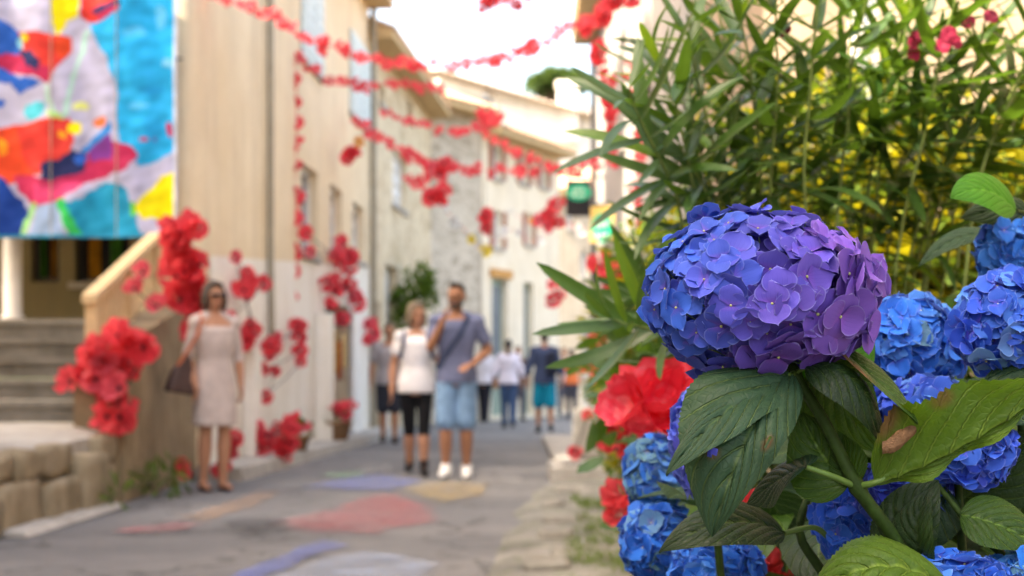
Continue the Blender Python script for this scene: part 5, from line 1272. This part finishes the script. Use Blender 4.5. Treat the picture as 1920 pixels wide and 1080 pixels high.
b = MB(); b.tube([P(609, 610, Yd+.02), P(655, 610, Yd+.02)], .012, 6); b.tube([P(609, 610, Yd+.02), (wl(Yd), Yd+.02, P(609, 610, Yd).z)], .012, 6); tag(b.build('clothes_rail', M['iron']), 'thin metal rail holding the scarves', 'rail')

# ------------------------------------------------------------------ people
def fabric(name, c, var=.16, rough=.85): return plain(name, c, rough, var, 11, .8, .12)
M['skin'] = plain('tanned_skin', (.42, .21, .13), .55, .08, 12); M['skin2'] = plain('deep_tan_skin', (.30, .14, .08), .55, .08, 12)
M['eye_white'] = plain('eye', (.03, .025, .02), .3, .1, 10); M['lips'] = plain('lips', (.32, .10, .09), .5, .1, 10)
def hair_mat(name, c): 
    m = NT(name); mp = m.n('Mapping', {'Scale': (60, 60, 12)}); m.set(mp.inputs[0], m.pos()); n_ = m.noise(2.5, 3, .6, mp.outputs[0])
    m.base(m.ramp(n_, [(.3, tuple(x*.6 for x in c)), (.7, tuple(min(1, x*1.3) for x in c))])); m.rough(.55); m.bump(n_, .8, .01); return m.mat
class Body:
    def __init__(s): s.b = MB()
    def limb(s, p0, p1, r0, r1, n=12, mid=None):
        p0, p1 = Vector(p0), Vector(p1); d = p1-p0; L = max(d.length, 1e-5); u = d/L; pts = []; rr = []
        for k in range(4): a = PI/2*k/4; pts.append(p0-u*r0*math.cos(a)); rr.append(max(r0*math.sin(a), .001))
        m_ = 6
        for k in range(m_+1):
            t = k/m_; r = r0+(r1-r0)*t
            if mid: r += mid*math.sin(PI*min(1, t*1.35))
            pts.append(p0+d*t); rr.append(r)
        for k in range(4): a = PI/2*(k+1)/4; pts.append(p1+u*r1*math.sin(a)); rr.append(max(r1*math.cos(a), .001))
        s.b.tube(pts, rr, n)
    def ell(s, c, r, rot=None): s.b.ell(c, r, 14, 10, rot=rot)
    def loft(s, rings, n=20):
        base = len(s.b.v)
        for (x, y, z, rx, ry) in rings:
            for j in range(n):
                a = 2*PI*j/n; c_, s_ = math.cos(a), math.sin(a); e = .85
                s.b.v.append((x+rx*math.copysign(abs(c_)**e, c_), y+ry*math.copysign(abs(s_)**e, s_), z))
        k = len(rings)
        for i in range(k-1):
            for j in range(n): s.b.f.append((base+i*n+j, base+i*n+(j+1) % n, base+(i+1)*n+(j+1) % n, base+(i+1)*n+j)); s.b.m.append(0)
        s.b.f.append(tuple(base+j for j in reversed(range(n)))); s.b.m.append(0); s.b.f.append(tuple(base+(k-1)*n+j for j in range(n))); s.b.m.append(0)
    def hand(s, w_, d, side, curl=.5):
        w_, d, side = Vector(w_), Vector(d).normalized(), Vector(side); side = (side-d*side.dot(d)).normalized(); nn = d.cross(side)
        s.ell(w_+d*.045, (.036, .05, .017), Matrix((side, d, nn)).transposed())
        for k, L in enumerate((.060, .072, .068, .052)):
            b0 = w_+d*.078+side*((k-1.5)*-.0215); d1 = (d+nn*curl*.4+side*((k-1.5)*-.08)).normalized(); d2 = (d+nn*curl*1.5).normalized()
            s.limb(b0, b0+d1*L*.55, .0088, .0085, 8); s.limb(b0+d1*L*.55, b0+d1*L*.55+d2*L*.5, .0085, .0075, 8)
        t0 = w_+d*.025+side*.028; t1 = t0+(d*.6+side*.7+nn*.2).normalized()*.04; s.limb(t0, t1, .012, .010, 8); s.limb(t1, t1+(d+side*.2+nn*.3).normalized()*.03, .010, .008, 8)
    def build(s, name, mat, parent, T4, voxel, smooth=5):
        s.b.v = [tuple(T4 @ Vector(v)) for v in s.b.v]
        o = s.b.build(name, mat, parent, True); r = o.modifiers.new('r', 'REMESH'); r.mode = 'VOXEL'; r.voxel_size = voxel; r.use_smooth_shade = True
        q = o.modifiers.new('s', 'SMOOTH'); q.iterations = smooth; q.factor = .5; return o
HIPS = [(0, 0, .82, .10, .09), (0, 0, .90, .165, .108), (0, 0, 1.0, .155, .10), (0, 0, 1.1, .137, .093), (0, -.005, 1.24, .16, .108), (0, 0, 1.35, .172, .108), (0, .005, 1.42, .150, .08), (0, .01, 1.475, .07, .06)]
def person(label, foot, h, face, arms, legs, outfit, hair, skin='skin', voxel=.008, head_turn=0.0, group=None, beard=None, glasses=False, female=False, sandals=None):
    """arms: {side: (elbow, wrist, hand_dir)} in a 1.75 m body frame facing -Y; side +1 is the person's left"""
    root = empty('person', foot); tag(root, label, 'person', group or 'people walking in the street'); k = h/1.75
    T4 = Matrix.Translation(foot) @ Matrix.Rotation(face, 4, 'Z') @ Matrix.Scale(k, 4); shw = .165 if female else .19
    B = Body(); Hr = Matrix.Rotation(head_turn, 3, 'Z'); hd = lambda v: tuple(Hr @ Vector((v[0], v[1], 0))+Vector((0, 0, v[2])))
    B.ell(hd((0, .0, 1.645)), (.073, .092, .105), Hr); B.ell(hd((0, -.03, 1.575)), (.052, .058, .058), Hr); B.ell(hd((0, -.095, 1.618)), (.013, .02, .024), Hr); B.ell(hd((0, -.085, 1.655)), (.05, .012, .012), Hr)
    for s in (-1, 1): B.ell(hd((s*.074, .01, 1.63)), (.011, .024, .033), Hr)
    B.limb((0, .02, 1.44), (0, 0, 1.58), .056, .052); B.loft(HIPS)
    for s in (-1, 1):
        sh = Vector((s*shw, 0, 1.405)); B.ell(sh, (.062, .06, .06)); el, wr, hdv = arms[s]; B.limb(sh, el, .050, .040); B.limb(el, wr, .041, .027, mid=.006); B.hand(wr, hdv, (0, -1, 0) if abs(hdv[1]) < .6 else (-s, 0, 0), .6)
        kn, an = legs[s]; hp = Vector((s*.088, 0, .90)); B.limb(hp, kn, .086, .056); B.limb(kn, an, .054, .036, mid=.012)
        B.limb((an[0], an[1]+.03, an[2]-.035), (an[0]+s*.01, an[1]-.13, an[2]-.055), .034, .026)
    body = B.build('body', M[skin], root, T4, voxel, 4)
    for s in (-1, 1):
        m_ = MB(); m_.ell(hd((s*.031, -.088, 1.637)), (.013, .007, .007), 10, 6); m_.v = [tuple(T4 @ Vector(v)) for v in m_.v]; m_.build('eye', M['eye_white'], root, True)
    m_ = MB(); m_.ell(hd((0, -.086, 1.575)), (.022, .007, .008), 10, 6); m_.v = [tuple(T4 @ Vector(v)) for v in m_.v]; m_.build('mouth', M['lips'], root, True)
    Hb = Body()
    for (c, r) in hair['blobs']: Hb.ell(hd(c), r, Hr)
    Hb.build('hair', hair['mat'], root, T4, voxel*1.2, 2)
    if beard:
        Bb = Body()
        for (c, r) in [((0, -.062, 1.545), (.047, .036, .034)), ((-.05, -.03, 1.575), (.016, .035, .04)), ((.05, -.03, 1.575), (.016, .035, .04)), ((0, -.087, 1.592), (.032, .012, .008))]: Bb.ell(hd(c), r, Hr)
        Bb.build('beard', beard, root, T4, voxel*.8, 1)
    if glasses:
        m_ = MB()
        for s in (-1, 1): m_.ell(hd((s*.034, -.096, 1.638)), (.031, .012, .024), 14, 8)
        m_.ell(hd((0, -.1, 1.645)), (.02, .008, .006), 8, 6)
        for s in (-1, 1): m_.tube([hd((s*.066, -.085, 1.642)), hd((s*.08, .01, 1.64))], .004, 6)
        m_.v = [tuple(T4 @ Vector(v)) for v in m_.v]; m_.build('sunglasses', M['sign_black'], root, True)
    for (nm, mat, fn) in outfit:
        Q = Body(); fn(Q, arms, legs, shw); Q.build(nm, mat, root, T4, voxel, 4)
    return root, T4
def infl(g, z0=-9, z1=9): return [(x, y, z, rx+g, ry+g) for x, y, z, rx, ry in HIPS if z0 <= z <= z1]
def tee(sl=.55, hem=.86, g=.016, flare=.0):
    def f(Q, arms, legs, shw):
        r = infl(g, 1.05, 1.40); Q.loft([(0, 0, hem, .172+g+flare, .112+g+flare), (0, 0, .95, .168+g+flare*.6, .11+g+flare*.5)]+r+[(0, .012, 1.415, .15+g*.6, .085+g*.5), (0, .022, 1.452, .092, .058)])
        for s in (-1, 1):
            sh = Vector((s*shw, 0, 1.405)); Q.ell(sh-Vector((s*.004, 0, 0)), (.066+g*.4, .066+g*.3, .063+g*.4)); Q.limb(sh, (s*.075, .014, 1.452), .06, .052); e = Vector(arms[s][0]); Q.limb(sh-Vector((0, 0, .015)), sh.lerp(e, sl), .058, .058+g*.3)
            if sl > .99:
                w_ = Vector(arms[s][1]); Q.limb(e, e.lerp(w_, sl-1), .056, .05)
    return f
def trousers(end, g=.012, loose=0.0):      # end: 0.5 = knee, 1 = ankle
    def f(Q, arms, legs, shw):
        Q.loft([(0, 0, .84, .12, .1)]+infl(g, .88, 1.01)+[(0, 0, 1.03, .155+g*.7, .103+g*.7)])
        for s in (-1, 1):
            kn, an = Vector(legs[s][0]), Vector(legs[s][1]); hp = Vector((s*.088, 0, .90))
            if end <= .5: Q.limb(hp, hp.lerp(kn, end*2), .088+g, .072+g+loose)
            else: Q.limb(hp, kn, .088+g, .06+g+loose*.6); Q.limb(kn, kn.lerp(an, (end-.5)*2), .058+g+loose*.6, .046+g+loose)
    return f
def shoes(hgt=.0, thick=.0):
    def f(Q, arms, legs, shw):
        for s in (-1, 1):
            an = legs[s][1]; x, y, z = an; Q.limb((x, y+.04, z-.035), (x+s*.012, y-.15, z-.045), .046+thick, .036+thick); Q.ell((x+s*.01, y-.10, z-.055), (.046+thick, .10, .026)); Q.limb((x, y+.015, z-.03), (x, y+.01, z+hgt), .048+thick, .047+thick)
    return f
def dress(hem=.55):
    def f(Q, arms, legs, shw):
        Q.loft([(0, 0, hem, .185, .15), (0, 0, .7, .183, .145), (0, 0, .88, .180, .128), (0, 0, 1.0, .160, .112)]+infl(.008, 1.05, 1.40)+[(0, .012, 1.41, .145, .082), (0, .025, 1.445, .095, .056)])
        for s in (-1, 1):
            sh = Vector((s*shw, 0, 1.405)); Q.ell(sh-Vector((s*.004, 0, .0)), (.071, .07, .069)); Q.limb(sh, (s*.07, .012, 1.455), .062, .055); e = Vector(arms[s][0]); w_ = Vector(arms[s][1]); Q.limb(sh-Vector((0, 0, .02)), e, .056, .050); Q.limb(e, e.lerp(w_, .12), .050, .049)
    return f
def strap_obj(T4, pts, w_, mat, name, parent):
    b = MB(); pts = [T4 @ Vector(p) for p in pts]
    for i in range(len(pts)-1):
        a, c = pts[i], pts[i+1]; d = (c-a).normalized(); s = d.cross(Vector((0, 1, 0))).normalized()*w_; n = Vector((0, -.006, 0)); b.obox(a-s, s*2, n, c-a)
    return b.build(name, mat, parent)
dn = lambda s, x=.24, y=0: ((s*(x), .02+y, 1.12), (s*(x+.015), -.03+y, .87), (0, -.1, -1))
A0 = {-1: dn(-1), 1: dn(1)}
def LG(l=(0, 0), r=(0, 0), sp=.09):
    f = lambda s, o: ((s*sp, -.01-o[0]*.5, .49), (s*(sp-.0), o[0]*-1.0+.03, .085+o[1]))
    return {1: f(1, l), -1: f(-1, r)}
bob = lambda c, n: dict(mat=hair_mat(n, c), blobs=[((0, .022, 1.68), (.094, .098, .092)), ((0, .05, 1.61), (.098, .072, .115)), ((-.085, .01, 1.60), (.026, .058, .10)), ((.085, .01, 1.60), (.026, .058, .10)), ((0, -.05, 1.725), (.06, .045, .03))])
short = lambda c, n: dict(mat=hair_mat(n, c), blobs=[((0, .02, 1.685), (.078, .085, .078)), ((0, .045, 1.64), (.076, .058, .075)), ((0, -.045, 1.735), (.055, .045, .026))])
tail = lambda c, n: dict(mat=hair_mat(n, c), blobs=[((0, .022, 1.675), (.083, .09, .085)), ((0, .07, 1.62), (.05, .045, .06)), ((0, .11, 1.53), (.032, .03, .10))])
# woman with sunglasses and brown bag
ft = G(402, 922); ft.z = 0.005
p1, T1 = person('woman in a grey beige dress and sunglasses standing by the poppies', ft, 1.68, .60, {-1: ((-.215, .05, 1.13), (-.20, -.07, .90), (.05, -.25, -1)), 1: ((.22, .02, 1.13), (.225, -.03, .88), (0, -.1, -1))},
   LG((.03, 0), (-.03, 0), .075), [('dress', fabric('grey_beige_dress', (.50, .43, .41)), dress(.55)), ('sandals', fabric('brown_sandals', (.07, .035, .03)), lambda Q, a, l, s: [Q.ell((l[k][1][0], l[k][1][1]-.05, .022), (.046, .13, .02)) for k in (-1, 1)])],
   bob((.045, .028, .02), 'dark_brown_hair'), female=True, glasses=True, voxel=.008)
M['bag'] = plain('brown_leather', (.055, .03, .028), .5, .2, 20); M['bagstrap'] = plain('tan_strap', (.38, .11, .05), .6, .15, 20)
b = MB(); b.add([tuple(T1 @ Vector(v)) for v in [(-.42,-.07,.84),(-.17,-.09,.80),(-.17,.09,.80),(-.42,.09,.84),(-.37,-.03,1.02),(-.22,-.03,1.16),(-.22,.03,1.16),(-.37,.03,1.02)]], [(0,3,2,1),(4,5,6,7),(0,1,5,4),(1,2,6,5),(2,3,7,6),(3,0,4,7)])
o = b.build('handbag', M['bag']); bv = o.modifiers.new('b', 'BEVEL'); bv.width = .02; bv.segments = 3; tag(o, 'dark brown shoulder bag on the sunglasses woman\'s arm', 'bag')
strap_obj(T1, [(-.34,-.05,1.05),(-.2,-.11,1.28),(-.145,-.085,1.44),(-.13,.0,1.48)], .014, M['bagstrap'], 'strap', o)
# woman in white
ft = G(781, 893); ft.z = .005
p2, T2 = person('woman in white t-shirt and black cropped leggings walking beside the bearded man', ft, 1.61, .05, {-1: ((-.235, .03, 1.12), (-.25, -.05, .86), (.02, -.15, -1)), 1: ((.235, .03, 1.12), (.25, -.05, .88), (-.02, -.15, -1))},
   LG((.13, 0), (-.10, .03), .075), [('t_shirt', fabric('white_cotton', (.78, .77, .80)), tee(.5, .84, .016, .01)), ('leggings', fabric('black_leggings', (.012, .012, .014)), trousers(.72, .006)), ('boots', fabric('black_boots', (.018, .016, .018), .1, .6), shoes(.07))],
   bob((.19, .145, .095), 'ash_blond_hair'), female=True, head_turn=.55, voxel=.008)
M['navy'] = fabric('navy_webbing', (.035, .05, .10))
for s in (-1, 1): strap_obj(T2, [(s*.11, .02, 1.475), (s*.125, -.075, 1.44), (s*.135, -.128, 1.33), (s*.16, -.115, 1.18)], .016, M['navy'], 'backpack_strap', p2)
# bearded man
ft = G(856, 898); ft.z = .005
p3, T3 = person('bearded man in grey blue t-shirt and denim shorts with a cross-body strap', ft, 1.77, -.05, {-1: ((-.225, -.08, 1.17), (-.10, -.17, 1.42), (.35, .12, 1)), 1: ((.285, .04, 1.15), (.16, -.20, 1.02), (-.6, -.6, -.25))},
   LG((.04, 0), (.10, .01), .09), [('t_shirt', fabric('slate_blue_cotton', (.135, .155, .26)), tee(.62, .86, .018)), ('shorts', fabric('faded_denim', (.17, .29, .46), .25), trousers(.47, .014, .012)), ('trainers', fabric('white_trainers', (.80, .80, .79), .05), shoes(.02, .004))],
   short((.022, .016, .012), 'short_dark_hair'), skin='skin2', beard=hair_mat('dark_beard', (.02, .014, .011)), head_turn=-.25, voxel=.008)
strap_obj(T3, [(.10, .03, 1.49), (.105, -.09, 1.43), (.04, -.142, 1.28), (-.06, -.135, 1.14), (-.17, -.10, .98)], .022, M['navy'], 'bag_strap', p3)
# people further on
ft = G(1021, 813); ft.z = .005
p4, T4_ = person('man in navy shirt and turquoise shorts walking away', ft, 1.72, PI+.05, {-1: dn(-1, .26), 1: dn(1, .27)}, LG((.10, 0), (-.08, .02), .10), [('shirt', fabric('navy_shirt', (.05, .07, .14)), tee(1.25, .84, .03)), ('shorts', fabric('turquoise_shorts', (.0, .24, .38)), trousers(.46, .02, .02)), ('shoes', fabric('grey_shoes', (.05, .05, .05)), shoes(.02))], short((.05, .04, .03), 'brown_short_hair'), voxel=.012)
b = MB(); b.add([tuple(T4_ @ Vector(v)) for v in [(-.21,.12,.98),(.0,.13,.98),(.0,.25,1.0),(-.21,.24,1.0),(-.19,.11,1.40),(-.03,.12,1.40),(-.03,.20,1.36),(-.19,.2,1.36)]], [(0,1,2,3),(4,7,6,5),(0,4,5,1),(1,5,6,2),(2,6,7,3),(3,7,4,0)])
o = b.build('backpack', fabric('dark_backpack', (.02, .025, .045))); bv = o.modifiers.new('b', 'BEVEL'); bv.width = .04; bv.segments = 3; tag(o, 'dark backpack on the man in turquoise shorts', 'backpack')
strap_obj(T4_, [(-.12, .12, 1.38), (-.13, .06, 1.47), (-.13, -.07, 1.42)], .018, M['navy'], 'strap', o)
ft = G(953, 804); ft.z = .005
person('dark haired woman in lilac white blouse and jeans walking away', ft, 1.63, PI+.1, {-1: dn(-1, .27), 1: dn(1, .27)}, LG((.09, 0), (-.1, .02), .07), [('blouse', fabric('lilac_white_blouse', (.66, .63, .74)), tee(1.2, .88, .035, .01)), ('jeans', fabric('blue_jeans', (.045, .085, .18)), trousers(.97, .012)), ('shoes', fabric('dark_shoes', (.03, .03, .035)), shoes(.01))], tail((.02, .013, .011), 'dark_ponytail'), female=True, voxel=.012)
ft = G(908, 793); ft.z = .005
p5, T5 = person('person in white top and dark trousers half hidden by the bearded man', ft, 1.62, PI-.2, A0, LG((.16, 0), (-.14, .03), .08), [('shirt', fabric('pale_shirt', (.62, .60, .68)), tee(1.1, .88, .03)), ('trousers', fabric('black_trousers', (.02, .02, .03)), trousers(.98, .014)), ('shoes', fabric('black_shoes', (.02, .02, .02)), shoes(.01))], short((.03, .02, .015), 'dark_short_hair'), voxel=.012)
b = MB(); b.add([tuple(T5 @ Vector(v)) for v in [(-.34,-.06,.78),(-.2,-.06,.78),(-.2,.1,.78),(-.34,.1,.78),(-.33,-.04,1.0),(-.21,-.04,1.0),(-.21,.08,1.0),(-.33,.08,1.0)]], [(0,3,2,1),(4,5,6,7),(0,1,5,4),(1,2,6,5),(2,3,7,6),(3,0,4,7)])
o = b.build('handbag', plain('tan_leather', (.28, .12, .05), .5, .2, 20)); bv = o.modifiers.new('b', 'BEVEL'); bv.width = .03; bv.segments = 2; tag(o, 'tan bag carried by the half hidden person', 'bag')
ft = G(729, 833); ft.z = .005
person('person in grey shirt and dark shorts half hidden behind the woman in white', ft, 1.68, .1, A0, LG((.06, 0), (-.06, .02), .085), [('shirt', fabric('grey_shirt', (.36, .35, .38)), tee(.6, .86, .02)), ('shorts', fabric('charcoal_shorts', (.03, .035, .05)), trousers(.46, .014, .012)), ('shoes', fabric('brown_shoes', (.06, .04, .03)), shoes(.01))], short((.12, .09, .07), 'grey_brown_hair'), voxel=.012)
for (x, y_, hh, c1, c2, lab, fc) in [(972, 790, 1.62, (.10,.07,.06), (.08,.08,.1), 'far person in a dark top in front of the shop house', .3), (1058, 783, 1.66, (.55,.58,.66), (.09,.10,.14), 'far person in a pale shirt near the sunny end', .2), (1072, 786, 1.60, (.60,.16,.06), (.06,.06,.08), 'far person in an orange top near the sunny end', PI)]:
    ft = G(x, y_); ft.z = .005
    person(lab, ft, hh, fc, A0, LG((.08, 0), (-.06, .02), .085), [('shirt', fabric('far_shirt', c1), tee(.6, .86, .02)), ('trousers', fabric('far_trousers', c2), trousers(.95, .014)), ('shoes', fabric('far_shoes', (.03, .03, .03)), shoes(.01))], short((.05, .035, .025), 'far_hair'), voxel=.016)
